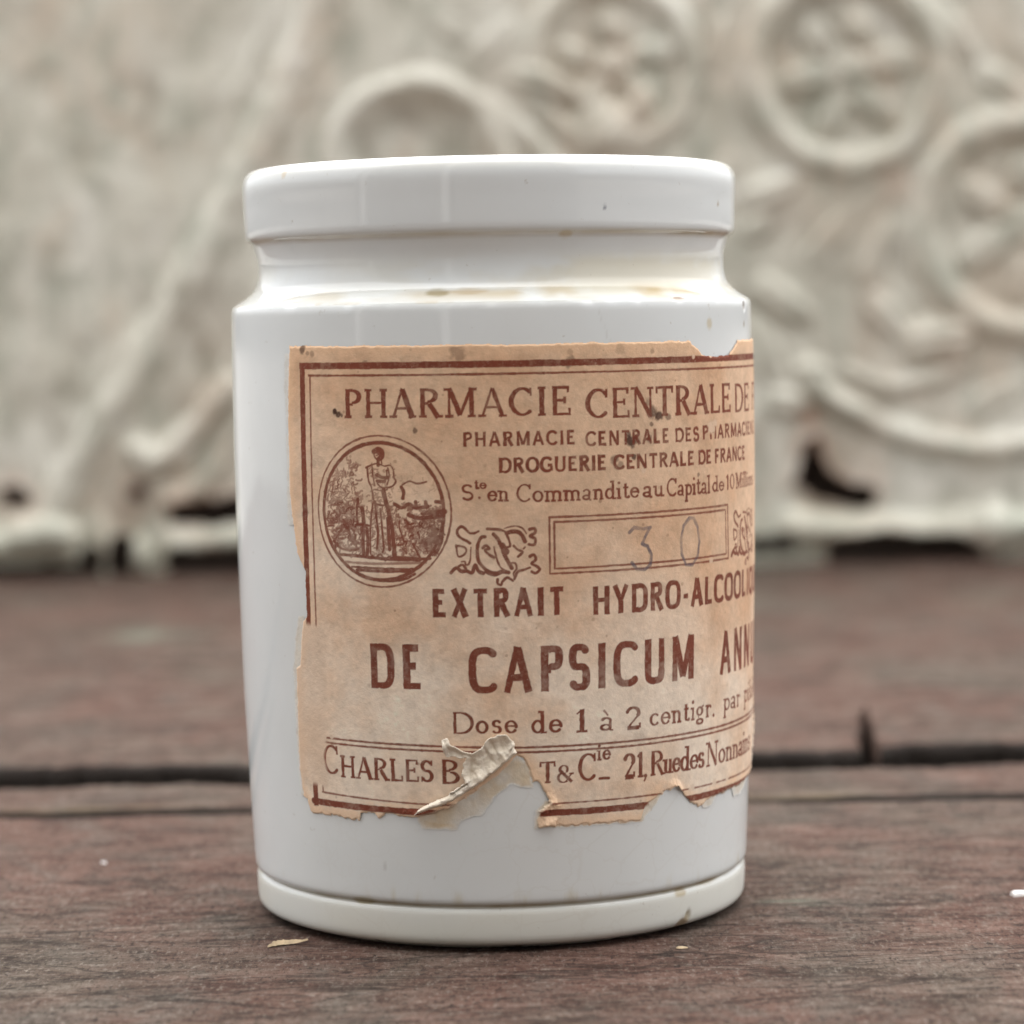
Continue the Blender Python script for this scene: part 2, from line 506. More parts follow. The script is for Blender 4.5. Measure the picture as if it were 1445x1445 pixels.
# rosettes: raised rim, dished inside, petals and a knob
def rosette(cx, cy, r, pid, petals, ph, H=7.0):
    recess(cx, cy, r*0.9, 1.2)
    ring(cx, cy, r*0.88, r*0.15, H*0.55, pid)
    for k in range(petals):
        a = ph+2*math.pi*k/petals
        leaf(cx+0.43*r*math.cos(a), cy-0.43*r*math.sin(a), 0.24*r*(1+.25*math.sin(5*k)), 0.15*r, math.degrees(a)+20*math.sin(3*k), 2.4+math.sin(7*k), pid)
    leaf(cx, cy, 0.2*r, 0.2*r, 0, 3.2, pid, False)
    c = pw(cx, cy)
    global part
    part = np.where(np.hypot(X-c[0], Z-c[1]) < r*S, pid, part)
rosette(862, 92, 128, 3, 5, 0.35, 5.5)
leaf(852, 182, 44, 40, 0, 6.0, 3, False); leaf(770, 118, 60, 20, -20, 5, 3); leaf(900, 150, 40, 22, 60, 4, 3)
rosette(1194, 100, 150, 4, 6, 0.2, 8.0)
rosette(1448, 318, 168, 5, 6, 0.5, 9.0)
# diagonal rib and the arch moulding
rib = PW([(470, -40), (440, 40), (405, 130), (357, 230), (306, 330), (248, 430), (196, 520), (138, 610), (92, 690), (70, 740)])
relief(roundprof(line_dist(X, Z, rib), 30*S, 5.6), 1)
rib2 = PW([(395, -40), (372, 40), (330, 140)])
relief(roundprof(line_dist(X, Z, rib2), 12*S, 1.4), 1, 0.2)
recess(588, 240, 108, 2.6)
ring(588, 240, 124, 17, 4.6, 2, -10, 181)
relief(roundprof(line_dist(X, Z, PW([(690, 150), (745, 195), (800, 260), (840, 330)])), 20*S, 3.2), 2)
relief(roundprof(line_dist(X, Z, PW([(445, 250), (425, 330), (370, 420), (330, 520), (300, 560)])), 16*S, 2.4), 2)
# leaf scrolls between the rosettes
for a in [(1085, 270, 42, 24, 25, 6), (1075, 315, 30, 16, 40, 4), (1110, 425, 55, 26, -35, 7), (1175, 330, 60, 20, 55, 4), (1235, 360, 55, 18, 75, 4.5),
          (1080, 500, 60, 22, -70, 5), (1322, 480, 58, 30, 10, 9), (1250, 450, 48, 22, -50, 5), (1200, 250, 30, 18, 0, 3), (1290, 280, 26, 16, 40, 3.5),
          (1010, 250, 40, 18, 60, 3), (1142, 530, 26, 22, 0, 8), (1104, 568, 34, 20, -10, 7), (1230, 545, 40, 18, -60, 3), (1400, 560, 60, 18, 30, 3),
          (690, 60, 50, 20, 45, 3), (1010, 60, 40, 16, 80, 3), (640, 40, 40, 16, -30, 2.5), (1340, 40, 60, 22, -50, 4), (1420, 120, 50, 22, -30, 4)]:
    names.append('leaf_scroll')
    leaf(a[0], a[1], a[2], a[3], a[4], a[5]*0.62, len(names)-1)
gar = PW([(1150, 545), (1190, 572), (1240, 600), (1300, 622), (1372, 632), (1445, 630), (1530, 615), (1600, 580)])
relief(roundprof(line_dist(X, Z, gar), 18*S, 5.6), 7)
gar2 = PW([(1190, 520), (1250, 545), (1310, 540), (1350, 510)])
relief(roundprof(line_dist(X, Z, gar2), 11*S, 3.0), 7)
# wave-like curl at lower left
curl = PW([(330, 545), (300, 572), (272, 610), (245, 645), (215, 655), (198, 635)])
relief(roundprof(line_dist(X, Z, curl), 22*S, 7.0), 8)
relief(roundprof(line_dist(X, Z, PW([(345, 600), (318, 645), (290, 690), (250, 705)])), 14*S, 4.5), 8)
# rolled flange along the bottom: top edge and bottom edge vary along its length
cx_px = 722.5 + X/S*1.0
fl_mid = 9.8 + 0.9*vnoise(X/17, X*0, 41)
fl_w = 4.3 + 1.0*vnoise(X/13, X*0+2, 42)
gapf = np.ones_like(X)
for a, b in [(112, 238), (1060, 1108)]:
    xa, xb = pw(a, 760)[0], pw(b, 760)[0]
    gapf = gapf*(1-smooth(xa-2, xa+2, X)*smooth(xb+2, xb-2, X))
relief(roundprof(Z-fl_mid, fl_w, 7.0)*gapf, 9)
for (cx, cy, rx, ry, H) in [(205, 783, 14, 26, 8), (1412, 745, 34, 40, 9), (150, 760, 12, 40, 5), (60, 752, 62, 26, 10)]:
    leaf(cx, cy, rx, ry, 0, H, 9, False)
# holes rusted through
hole = np.full(X.shape, 1e9)
hn = 1.1*fbm(X/5, Z/5, 77)
for poly in [[(1128, 628), (1148, 620), (1160, 668), (1200, 686), (1232, 690), (1222, 716), (1190, 712), (1140, 700), (1122, 680)],
             [(236, 776), (420, 772), (420, 812), (236, 806)], [(246, 712), (330, 704), (420, 706), (420, 732), (300, 738), (250, 734)],
             [(0, 690), (25, 684), (42, 700), (40, 716), (10, 718)], [(1168, 762), (1230, 752), (1330, 752), (1372, 758), (1392, 786), (1392, 812), (1168, 806)],
             [(120, 775), (142, 775), (142, 812), (120, 812)], [(156, 762), (188, 756), (190, 812), (158, 812)], [(1060, 756), (1110, 752), (1120, 775), (1060, 780)],
             [(182, 684), (205, 690), (205, 702), (186, 700)], [(-40, 800), (110, 796), (110, 812), (-40, 812)]]:
    hole = np.minimum(hole, poly_dist(X, Z, PW(poly))+hn)
Hh = Hh + 2.2*np.exp(-np.clip(hole, 0, 99)/2.5)*(hole > 0)*0.5
rust = np.zeros_like(X); green = np.zeros_like(X)
for (cx, cy, r, s) in [(1136, 590, 20, .9), (1265, 262, 26, .55), (1110, 300, 30, .25), (1340, 505, 22, .35), (15, 672, 18, .6), (180, 740, 40, .7), (1200, 770, 60, .5), (1340, 780, 60, .6), (290, 560, 60, .22), (320, 480, 70, .2), (250, 30, 60, .12), (700, 120, 60, .15)]:
    c = pw(cx, cy); rust = np.maximum(rust, s*np.exp(-((X-c[0])**2+(Z-c[1])**2)/(r*S)**2))
rust = np.maximum(rust, 0.9*np.exp(-np.clip(hole, 0, 99)/2.6))
rust = np.maximum(rust, 0.6*smooth(16, 3, Zt)*np.clip(0.35+1.1*fbm(Xt/8, Zt/5, 151), 0, 1))
green = np.clip(0.75*smooth(22, 10, Z)*(0.6+0.6*fbm(X/12, Z/6, 91)), 0, 0.8)
X, Z = Xt, Zt
Hh = Hh + 0.35*fbm(X/3.0, Z/4.0, 141, 3)*(0.3+smooth(0.5, 3, Hh))
V = np.stack([X, YW-Hh, Z], -1).reshape(-1, 3)
Fq = grid_faces(*X.shape)
keepf = (hole.ravel()[Fq] > 0).all(1)
Fq = Fq[keepf]
pf = part.ravel()[Fq].max(1)
# vertex normals of the whole relief, so parts share their shading across seams
gx, gz = np.gradient(Hh, 0.85, 0.85)
N = np.stack([-gx, -np.ones_like(gx), -gz], -1).reshape(-1, 3)
N /= np.linalg.norm(N, axis=1, keepdims=True)
panel = empty('relief_panel', (0, YW, 0))
tag(panel, 'cream painted embossed metal panel with rosettes and scrolls, blurred behind the jar', 'metal panel')
for pid in range(len(names)):
    sel = Fq[pf == pid]
    if not len(sel): continue
    v, f, n, r_, g_ = compact(V, sel, N, rust.ravel(), green.ravel())
    v = v - np.array([0, YW, 0])
    mesh_obj(names[pid], v, f, PANEL, panel, normals=n, attrs={'rust': r_, 'green': g_})
v = [(x, y, z) for x in (-236, 236) for y in (16, 34) for z in (0.6, 236)]
mesh_obj('dark_hole_backing', v, [(0, 1, 3, 2), (4, 6, 7, 5), (0, 4, 5, 1), (2, 3, 7, 6), (0, 2, 6, 4), (1, 5, 7, 3)], DARKWOOD, panel, smooth=False)  # dark board added behind the panel so the holes read dark

# ------------------------------------------------------------------ ceramic jar (lathe)
PROF = [  # (r, z) outer outline from the base up
 ('foot', [(0.0, 0.9), (20.0, 0.9), (23.2, 0.5), (24.2, 0.02), (25.0, 0.0), (25.8, 0.12), (26.9, 0.52), (27.7, 0.82), (28.08, 1.12), (28.3, 1.5), (28.42, 2.6), (28.47, 3.8), (28.46, 4.4), (28.36, 4.72), (28.18, 4.92), (28.1, 5.02)]),
 ('body', [(28.1, 5.02), (28.2, 5.18), (28.45, 5.36), (28.62, 5.6), (28.7, 6.2), (28.78, 8.0), (29.2, 16.5), (29.52, 25.0), (29.75, 33.0), (29.9, 40.0), (30.02, 48.0), (30.05, 55.0), (30.03, 63.0), (30.0, 68.8), (29.95, 69.5), (29.78, 69.9)]),
 ('neck', [(29.78, 69.9), (29.3, 70.2), (28.7, 70.55), (28.1, 71.0), (27.5, 71.6), (27.1, 72.3), (26.92, 73.2), (26.86, 74.2), (26.93, 75.2), (27.2, 76.2), (27.45, 76.9), (27.72, 77.2)]),
 ('rim', [(27.72, 77.2), (28.02, 77.42), (28.2, 77.9), (28.26, 79.0), (28.32, 81.0), (28.4, 83.2), (28.32, 84.0), (28.05, 84.7), (27.5, 85.2), (26.7, 85.42), (25.8, 85.4), (25.0, 85.1), (24.5, 84.5)]),
 ('interior', [(24.5, 84.5), (24.3, 83.0), (24.2, 76.0), (24.8, 66.0), (25.6, 50.0), (25.4, 20.0), (24.6, 8.0), (22.0, 6.0), (0.0, 5.6)])]
jar = empty('pharmacy_jar', (0, 0, 0))
tag(jar, 'white glazed ceramic pharmacy jar with a torn brown printed paper label, standing on the planks', 'jar')
NS = 900
th = np.linspace(0, 2*math.pi, NS, endpoint=False)     # 0 faces the viewer (-y), positive to the right

def resample(pts, step):
    pts = np.array(pts); out = [pts[0]]
    # Catmull-Rom through the outline points
    P = np.concatenate([[2*pts[0]-pts[1]], pts, [2*pts[-1]-pts[-2]]])
    for i in range(1, len(P)-2):
        L = np.linalg.norm(P[i+1]-P[i]); n = max(2, int(L/step))
        for k in range(1, n+1):
            t = k/n
            a, b, c, d = P[i-1], P[i], P[i+1], P[i+2]
            # centripetal-ish damping keeps long spans straight
            m1 = (c-a)*min(1.0, L/np.linalg.norm(c-a)*1.0); m2 = (d-b)*min(1.0, L/np.linalg.norm(d-b)*1.0)
            h = (2*t**3-3*t**2+1)*b+(t**3-2*t**2+t)*m1+(-2*t**3+3*t**2)*c+(t**3-t**2)*m2
            h[0] = max(h[0], 0)
            out.append(h)
    return np.array(out)

SPOTS = [  # theta mm (at r=30), z, radius u, radius z, colour multiplier, strength
 (22.5, 69.9, 1.0, 0.22, (0.42, 0.28, 0.18), .9), (37.6, 69.1, 0.55, 0.45, (0.32, 0.22, 0.15), .95), (37.3, 67.0, 0.3, 0.3, (0.45, 0.33, 0.2), .8),
 (27.6, 67.2, 0.5, 0.7, (0.80, 0.66, 0.45), .7), (-5.9, 70.9, 1.5, 0.4, (0.50, 0.43, 0.27), .8), (-3.0, 71.0, 2.4, 0.3, (0.74, 0.60, 0.42), .6),
 (13.5, 79.8, 0.18, 0.2, (0.3, 0.3, 0.35), .9), (33.5, 80.4, 0.25, 0.3, (0.5, 0.35, 0.2), .8), (9.0, 77.0, 0.8, 0.4, (0.80, 0.66, 0.46), .8),
 (-27.5, 84.3, 0.5, 0.5, (0.85, 0.70, 0.5), .7), (-24, 47.5, 0.25, 0.25, (0.55, 0.58, 0.75), .6), (-25.3, 19.4, 0.2, 1.0, (0.62, 0.58, 0.55), .5),
 (-15.5, 0.5, 0.5, 0.35, (0.22, 0.17, 0.12), .95), (23.5, 1.1, 1.0, 0.5, (0.66, 0.50, 0.34), .9), (24.3, 1.9, 0.5, 0.5, (0.6, 0.48, 0.3), .7),
 (31, 0.4, 1.6, 0.35, (0.35, 0.27, 0.18), .9), (23, 4.7, 1.0, 0.5, (0.66, 0.53, 0.34), .8), (28.5, 5.1, 2.4, 0.4, (0.62, 0.50, 0.33), .7), (-16.5, 5.2, 1.6, 0.4, (0.60, 0.52, 0.33), .8),
 (2, 0.35, 0.6, 0.25, (0.35, 0.3, 0.22), .8), (-7.5, 8.2, 0.15, 0.15, (0.5, 0.4, 0.3), .7), (7.5, 14.6, 0.4, 0.2, (0.6, 0.5, 0.35), .6), (-13.5, 9.3, 0.2, 0.6, (0.7, 0.68, 0.66), .5)]

def jar_attrs(U, Zz):
    c = np.ones(U.shape+(3,))
    def blend(m, col):
        nonlocal c
        c = c*(1-m[..., None]) + m[..., None]*c*np.array(col)
    n1 = fbm(U/7, Zz/2.0, 31); n2 = fbm(U/2.2, Zz/1.0, 33); n3 = fbm(U/14, Zz/9, 35)
    right = smooth(-14, 16, U)*smooth(60, 45, U)
    # yellowed crazing and dirt collected in the throat of the neck and along the foot groove
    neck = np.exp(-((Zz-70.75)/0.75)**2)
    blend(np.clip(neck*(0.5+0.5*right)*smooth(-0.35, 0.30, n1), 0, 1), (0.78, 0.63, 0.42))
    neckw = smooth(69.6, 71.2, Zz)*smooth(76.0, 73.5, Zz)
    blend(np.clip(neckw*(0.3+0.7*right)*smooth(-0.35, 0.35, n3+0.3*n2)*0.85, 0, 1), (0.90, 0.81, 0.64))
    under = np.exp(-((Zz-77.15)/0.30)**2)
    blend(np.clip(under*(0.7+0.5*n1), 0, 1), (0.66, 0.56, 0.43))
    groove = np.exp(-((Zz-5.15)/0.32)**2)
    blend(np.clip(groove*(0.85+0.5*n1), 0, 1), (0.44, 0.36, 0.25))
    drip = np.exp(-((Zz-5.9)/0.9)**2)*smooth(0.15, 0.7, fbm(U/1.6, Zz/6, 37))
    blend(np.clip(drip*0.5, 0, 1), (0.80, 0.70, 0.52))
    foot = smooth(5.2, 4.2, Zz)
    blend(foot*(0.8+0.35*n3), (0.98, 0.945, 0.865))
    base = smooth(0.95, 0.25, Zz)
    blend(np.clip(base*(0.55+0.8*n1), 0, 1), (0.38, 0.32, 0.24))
    rimtop = smooth(83.6, 84.8, Zz)
    blend(np.clip(rimtop*(0.45+0.5*n1), 0, 1), (0.84, 0.80, 0.72))
    lip = np.exp(-((Zz-69.95)/0.14)**2)
    blend(np.clip(lip*smooth(0.1, 0.6, n2)*0.6, 0, 1), (0.86, 0.72, 0.54))
    for (su, sz, ru, rz, col, s) in SPOTS:
        q = np.sqrt(((U-su)/ru)**2+((Zz-sz)/rz)**2) + 0.35*n2
        blend(s*smooth(1.25, 0.6, q), col)
    # hairline crack down from the shoulder
    hl = np.abs(U-(11.6+(69-Zz)*0.35+0.15*vnoise(Zz*2, Zz*0, 3)))
    blend(0.22*smooth(0.12, 0.03, hl)*smooth(64.5, 65.5, Zz)*smooth(69.2, 68.5, Zz), (0.6, 0.55, 0.5))
    rgh = 0.075 + 0.10*neckw*right + 0.22*foot + 0.25*base
    return np.clip(c, 0.02, 1), rgh

for nm, pts in PROF:
    pr = resample(pts, 0.32 if nm != 'interior' else 2.0)
    ns = NS if nm != 'interior' else 180
    tt = th if ns == NS else np.linspace(0, 2*math.pi, ns, endpoint=False)
    r = np.maximum(pr[:, 0], 0.02); z = pr[:, 1]
    T, Rr = np.meshgrid(tt, r, indexing='ij'); Zz = np.broadcast_to(z, T.shape).copy()
    Us = ((T+math.pi) % (2*math.pi)-math.pi)*30.0
    wob = 0.05*vnoise(Us/16, Zz/9, 3)*smooth(0, 1.5, Zz) if nm != 'interior' else 0
    chips = 0*T
    if nm in ('foot', 'body', 'neck'):
        for (su, sz, ru, rz, col, s) in SPOTS[:2]+SPOTS[12:16]:
            chips = chips + 0.28*smooth(1.2, 0.4, np.hypot((Us-su)/ru, (Zz-sz)/rz))
        if nm in ('body', 'neck'):
            chips = chips + 0.10*np.exp(-((Zz-69.85)/0.25)**2)*smooth(0.15, 0.6, fbm(Us/1.5, Us*0, 51))
        if nm == 'foot':
            chips = chips + 0.25*np.exp(-((Zz-0.2)/0.35)**2)*smooth(0.1, 0.6, fbm(Us/3, Us*0, 52))*(Zz > 0.03)
    R2 = Rr+(wob-chips)*(Rr > 5)
    V = np.stack([R2*np.sin(T), -R2*np.cos(T), Zz], -1).reshape(-1, 3)
    Fq = grid_faces(ns, len(r), True)[:, ::1]
    dr = np.gradient(pr, axis=0)
    n2d = np.stack([dr[:, 1], -dr[:, 0]], -1); n2d /= np.linalg.norm(n2d, axis=1, keepdims=True)+1e-9
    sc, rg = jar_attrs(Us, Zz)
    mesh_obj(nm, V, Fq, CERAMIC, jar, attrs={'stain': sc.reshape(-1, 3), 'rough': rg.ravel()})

# ------------------------------------------------------------------ printed paper label
PR_Z = np.array([5.9, 8.0, 16.5, 25.0, 33.0, 40.0, 48.0, 55.0, 63.0, 68.4])
PR_R = np.array([28.45, 28.78, 29.2, 29.52, 29.75, 29.9, 30.02, 30.05, 30.03, 30.0])
def jar_r(z): return np.interp(z, PR_Z, PR_R)

DU = 0.072
us = np.arange(-26.2, 62.6, DU); vs = np.arange(13.0, 66.2, DU)
U, Vv = np.meshgrid(us, vs, indexing='ij')
ink = np.zeros(U.shape, np.float32)
wob_ink = (0.055*fbm(U/0.45, Vv/0.45, 61, 3)+0.03*fbm(U/2.5, Vv/2.5, 63, 2)).astype(np.float32)
AA = 0.055

def _win(x0, x1, y0, y1, m):
    i0 = max(0, int((x0-m-us[0])/DU)); i1 = min(len(us), int((x1+m-us[0])/DU)+2)
    j0 = max(0, int((y0-m-vs[0])/DU)); j1 = min(len(vs), int((y1+m-vs[0])/DU)+2)
    return i0, i1, j0, j1

def seg(x0, y0, x1, y1, w0, w1=None, butt=False, dens=1.0, target=None):
    """one pen stroke of width w0..w1 on the label"""
    tg = ink if target is None else target
    if w1 is None: w1 = w0
    m = max(w0, w1)/2+0.2
    i0, i1, j0, j1 = _win(min(x0, x1), max(x0, x1), min(y0, y1), max(y0, y1), m)
    if i1 <= i0 or j1 <= j0: return
    px = U[i0:i1, j0:j1]; py = Vv[i0:i1, j0:j1]
    ex, ey = x1-x0, y1-y0; L = math.hypot(ex, ey)+1e-9
    al = ((px-x0)*ex+(py-y0)*ey)/L; pe = np.abs((px-x0)*ey-(py-y0)*ex)/L
    if butt:
        sd = np.maximum(np.abs(al-L/2)-L/2, pe-(w0+(w1-w0)*np.clip(al/L, 0, 1))/2)
    else:
        t = np.clip(al, 0, L)
        sd = np.hypot(al-t, pe)-(w0+(w1-w0)*t/L)/2
    v = dens*smooth(AA, -AA, sd+wob_ink[i0:i1, j0:j1])
    tg[i0:i1, j0:j1] = np.maximum(tg[i0:i1, j0:j1], v)

def poly(pts, w, dens=1.0, target=None):
    for a, b in zip(pts[:-1], pts[1:]): seg(a[0], a[1], b[0], b[1], w, None, False, dens, target)

def ellipse(cx, cy, rx, ry, w, a0=0, a1=360, dens=1.0, n=48):
    p = [(cx+rx*math.cos(math.radians(a0+(a1-a0)*k/n)), cy+ry*math.sin(math.radians(a0+(a1-a0)*k/n))) for k in range(n+1)]
    poly(p, w, dens)

# --- stroke alphabet: ('l',weight,x0,y0,x1,y1), ('a',cx,cy,rx,ry,a0,a1), ('s',x,y,halfwidth); cap height = 1
T_, t_ = 'T', 't'
GL = {
'A': (.78, [('l', t_, .07, 0, .38, 1), ('l', T_, .38, .98, .70, 0), ('l', t_, .17, .33, .60, .33), ('s', .07, 0, .10), ('s', .70, 0, .13)]),
'B': (.68, [('l', T_, .15, 0, .15, 1), ('l', t_, .10, 1, .36, 1), ('a', .36, .765, .2, .235, 90, -90), ('l', t_, .15, .53, .38, .53), ('a', .38, .265, .25, .265, 90, -90), ('l', t_, .10, 0, .38, 0)]),
'C': (.76, [('a', .42, .5, .34, .5, 48, 312), ('l', t_, .68, .68, .68, .97, 1)]),
'D': (.82, [('l', T_, .15, 0, .15, 1), ('l', t_, .08, 1, .38, 1), ('l', t_, .08, 0, .38, 0), ('a', .38, .5, .36, .5, 90, -90)]),
'E': (.66, [('l', T_, .15, 0, .15, 1), ('l', t_, .07, 1, .56, 1), ('l', t_, .15, .52, .46, .52), ('l', t_, .07, 0, .60, 0), ('l', t_, .57, 1, .57, .78, 1), ('l', t_, .61, 0, .61, .25, 1), ('l', t_, .46, .63, .46, .41, 1)]),
'F': (.60, [('l', T_, .15, 0, .15, 1), ('l', t_, .07, 1, .54, 1), ('l', t_, .15, .50, .44, .50), ('l', t_, .55, 1, .55, .78, 1), ('l', t_, .44, .61, .44, .39, 1), ('s', .15, 0, .12)]),
'G': (.80, [('a', .42, .5, .34, .5, 48, 300), ('l', T_, .70, .08, .70, .42), ('l', t_, .48, .44, .76, .44)]),
'H': (.82, [('l', T_, .15, 0, .15, 1), ('l', T_, .67, 0, .67, 1), ('l', t_, .15, .52, .67, .52), ('s', .15, 0, .12), ('s', .15, 1, .12), ('s', .67, 0, .12), ('s', .67, 1, .12)]),
'I': (.32, [('l', T_, .16, 0, .16, 1), ('s', .16, 0, .12), ('s', .16, 1, .12)]),
'L': (.62, [('l', T_, .15, 0, .15, 1), ('l', t_, .07, 0, .56, 0), ('l', t_, .57, 0, .57, .26, 1), ('s', .15, 1, .12)]),
'M': (.98, [('l', t_, .14, 0, .14, 1), ('l', T_, .14, 1, .48, .08), ('l', t_, .48, .08, .82, 1), ('l', T_, .83, 0, .83, 1), ('s', .14, 0, .1), ('s', .10, 1, .1), ('s', .83, 0, .13), ('s', .87, 1, .1)]),
'N': (.82, [('l', t_, .14, 0, .14, 1), ('l', T_, .14, 1, .68, 0), ('l', t_, .68, 0, .68, 1), ('s', .14, 0, .1), ('s', .10, 1, .1), ('s', .68, 1, .12)]),
'O': (.82, [('a', .41, .5, .33, .5, 0, 360)]),
'P': (.64, [('l', T_, .15, 0, .15, 1), ('l', t_, .08, 1, .34, 1), ('a', .34, .735, .23, .265, 90, -90), ('l', t_, .15, .47, .34, .47), ('s', .15, 0, .13)]),
'Q': (.82, [('a', .41, .5, .33, .5, 0, 360), ('l', T_, .48, .22, .72, -.06)]),
'R': (.74, [('l', T_, .15, 0, .15, 1), ('l', t_, .08, 1, .34, 1), ('a', .34, .745, .22, .255, 90, -90), ('l', t_, .15, .49, .34, .49), ('l', T_, .36, .49, .64, 0), ('s', .15, 0, .13), ('s', .66, 0, .08)]),
'S': (.60, [('a', .30, .725, .20, .215, 35, 270), ('a', .30, .285, .21, .225, 90, -145), ('l', t_, .51, .74, .51, .98, 1), ('l', t_, .08, .26, .08, .02, 1)]),
'T': (.70, [('l', T_, .35, 0, .35, 1), ('l', t_, .05, 1, .65, 1), ('l', t_, .04, 1, .04, .76, 1), ('l', t_, .66, 1, .66, .76, 1), ('s', .35, 0, .13)]),
'U': (.80, [('l', T_, .15, 1, .15, .3), ('a', .40, .3, .25, .3, 180, 360), ('l', t_, .65, .3, .65, 1), ('s', .15, 1, .12), ('s', .65, 1, .11)]),
'X': (.72, [('l', T_, .09, 1, .63, 0), ('l', t_, .62, 1, .09, 0)]),
'Y': (.72, [('l', T_, .08, 1, .36, .45), ('l', t_, .65, 1, .36, .45), ('l', T_, .36, 0, .36, .47), ('s', .36, 0, .12)]),
'-': (.42, [('l', T_, .06, .40, .36, .40)]),
'&': (.84, [('a', .34, .75, .17, .23, -30, 220), ('l', T_, .20, .66, .72, 0), ('a', .32, .27, .24, .27, 70, 310), ('l', t_, .46, .08, .70, .50), ('l', t_, .58, .50, .80, .50)]),
'1': (.42, [('l', T_, .24, 0, .24, 1), ('l', t_, .24, .97, .08, .80), ('s', .24, 0, .16)]),
'2': (.62, [('a', .30, .72, .22, .27, 165, -35), ('l', t_, .48, .57, .10, .08), ('l', T_, .08, .07, .54, .07), ('l', t_, .56, .05, .56, .26, 1)]),
'0': (.62, [('a', .31, .5, .23, .5, 0, 360)]),
'a': (.52, [('a', .22, .17, .16, .17, 0, 360), ('l', T_, .38, .02, .38, .44), ('a', .24, .44, .15, .19, 0, 150), ('l', t_, .38, .03, .50, .03)]),
'c': (.50, [('a', .27, .31, .21, .31, 50, 312)]),
'd': (.58, [('a', .25, .31, .19, .31, 0, 360), ('l', T_, .44, 0, .44, 1), ('s', .50, 0, .07), ('s', .39, 1, .06)]),
'e': (.52, [('a', .27, .31, .21, .31, 0, 318), ('l', t_, .07, .34, .48, .34)]),
'g': (.56, [('a', .24, .38, .18, .24, 0, 360), ('a', .25, -.10, .20, .17, 0, 360), ('l', t_, .14, .17, .16, .06), ('l', t_, .40, .58, .54, .62)]),
'i': (.28, [('l', T_, .14, 0, .14, .60), ('d', .14, .86), ('s', .14, 0, .11), ('s', .10, .61, .07)]),
'l': (.28, [('l', T_, .14, 0, .14, 1), ('s', .14, 0, .11), ('s', .10, 1, .07)]),
'm': (.90, [('l', T_, .14, 0, .14, .6), ('a', .29, .41, .16, .2, 170, 0), ('l', T_, .45, 0, .45, .42), ('a', .61, .41, .16, .2, 180, 0), ('l', T_, .77, 0, .77, .42), ('s', .14, 0, .1), ('s', .45, 0, .1), ('s', .77, 0, .1), ('s', .10, .61, .06)]),
'n': (.60, [('l', T_, .14, 0, .14, .6), ('a', .30, .41, .16, .2, 170, 0), ('l', T_, .46, 0, .46, .42), ('s', .14, 0, .1), ('s', .46, 0, .1), ('s', .10, .61, .06)]),
'o': (.54, [('a', .27, .31, .21, .31, 0, 360)]),
'p': (.58, [('l', T_, .14, -.34, .14, .6), ('a', .32, .31, .19, .31, 0, 360), ('s', .14, -.34, .11), ('s', .10, .61, .06)]),
'r': (.42, [('l', T_, .14, 0, .14, .6), ('a', .28, .40, .14, .2, 170, 45), ('s', .14, 0, .11), ('s', .10, .61, .06)]),
's': (.44, [('a', .22, .455, .14, .13, 35, 270), ('a', .22, .185, .15, .14, 90, -145)]),
't': (.40, [('l', T_, .18, .14, .18, .82), ('l', t_, .04, .6, .34, .6), ('a', .28, .13, .10, .12, 180, 330)]),
'u': (.58, [('l', T_, .13, .6, .13, .2), ('a', .28, .2, .15, .2, 180, 360), ('l', T_, .44, 0, .44, .6), ('s', .50, 0, .07), ('s', .09, .61, .06)]),
'.': (.24, [('d', .12, .05)]), ',': (.24, [('d', .12, .05), ('l', t_, .14, .02, .06, -.18)]),
'_': (.5, [('l', T_, .05, 0, .45, 0)]), ' ': (.34, [])}

def text(s, u0, u1, base, cap, T=.17, t=.06, serif=True, track=.05, sup=2.0, dens=1.0):
    """set a word between u0 and u1 on the line 'base'"""
    adv = [GL[c][0]+track for c in s]
    k = (u1-u0)/(sum(adv)-track-0.06)          # horizontal scale
    x = u0-0.03*k
    for c, ad in zip(s, adv):
        for op in GL[c][1]:
            if op[0] == 'l':
                if len(op) > 6 and not serif: continue
                w = (T if op[1] == 'T' else t)*cap
                a = (x+op[2]*k, base+op[3]*cap); b = (x+op[4]*k, base+op[5]*cap)
                # keep horizontal bars inside the letter height
                if abs(a[1]-b[1]) < 1e-6:
                    off = w/2 if op[3] < 0.02 else (-w/2 if op[3] > 0.98 else 0)
                    a = (a[0], a[1]+off); b = (b[0], b[1]+off)
                w = w*(1+0.08*rng.normal())
                seg(a[0], a[1], b[0], b[1], w, w, True, dens)
            elif op[0] == 's' and serif:
                w = max(t, .05)*cap
                off = w/2 if op[2] < 0.3 else -w/2
                hw = max(op[3]*k, T*cap*0.5+0.05*cap)
                seg(x+op[1]*k-hw, base+op[2]*cap+off, x+op[1]*k+hw, base+op[2]*cap+off, w, w, True, dens)
            elif op[0] == 'd':
                seg(x+op[1]*k, base+op[2]*cap, x+op[1]*k+.01, base+op[2]*cap, max(T, .14)*cap*1.05, None, False, dens)
            elif op[0] == 'a':
                _, cx, cy, rx, ry, a0, a1 = op
                n = max(8, int(abs(a1-a0)/9)); pv = None; pwid = None
                for q in range(n+1):
                    a = math.radians(a0+(a1-a0)*q/n)
                    ca, sa = math.cos(a), math.sin(a)
                    e = 2.0/sup
                    qx = math.copysign(abs(ca)**e, ca); qy = math.copysign(abs(sa)**e, sa)
                    wv = (t+(T-t)*abs(ca)**1.3)*cap
                    # inset the pen so the outer edge stays on the outline
                    ins_ = 0.0 if c in 'Ss&' else (min(t, .10)*cap/2+wv*0.12)*abs(sa)
                    pt = (x+(cx+rx*qx)*k, base+(cy+ry*qy)*cap-math.copysign(ins_, sa))
                    if pv: seg(pv[0], pv[1], pt[0], pt[1], pwid, wv, False, dens)
                    pv, pwid = pt, wv
        x += ad*k

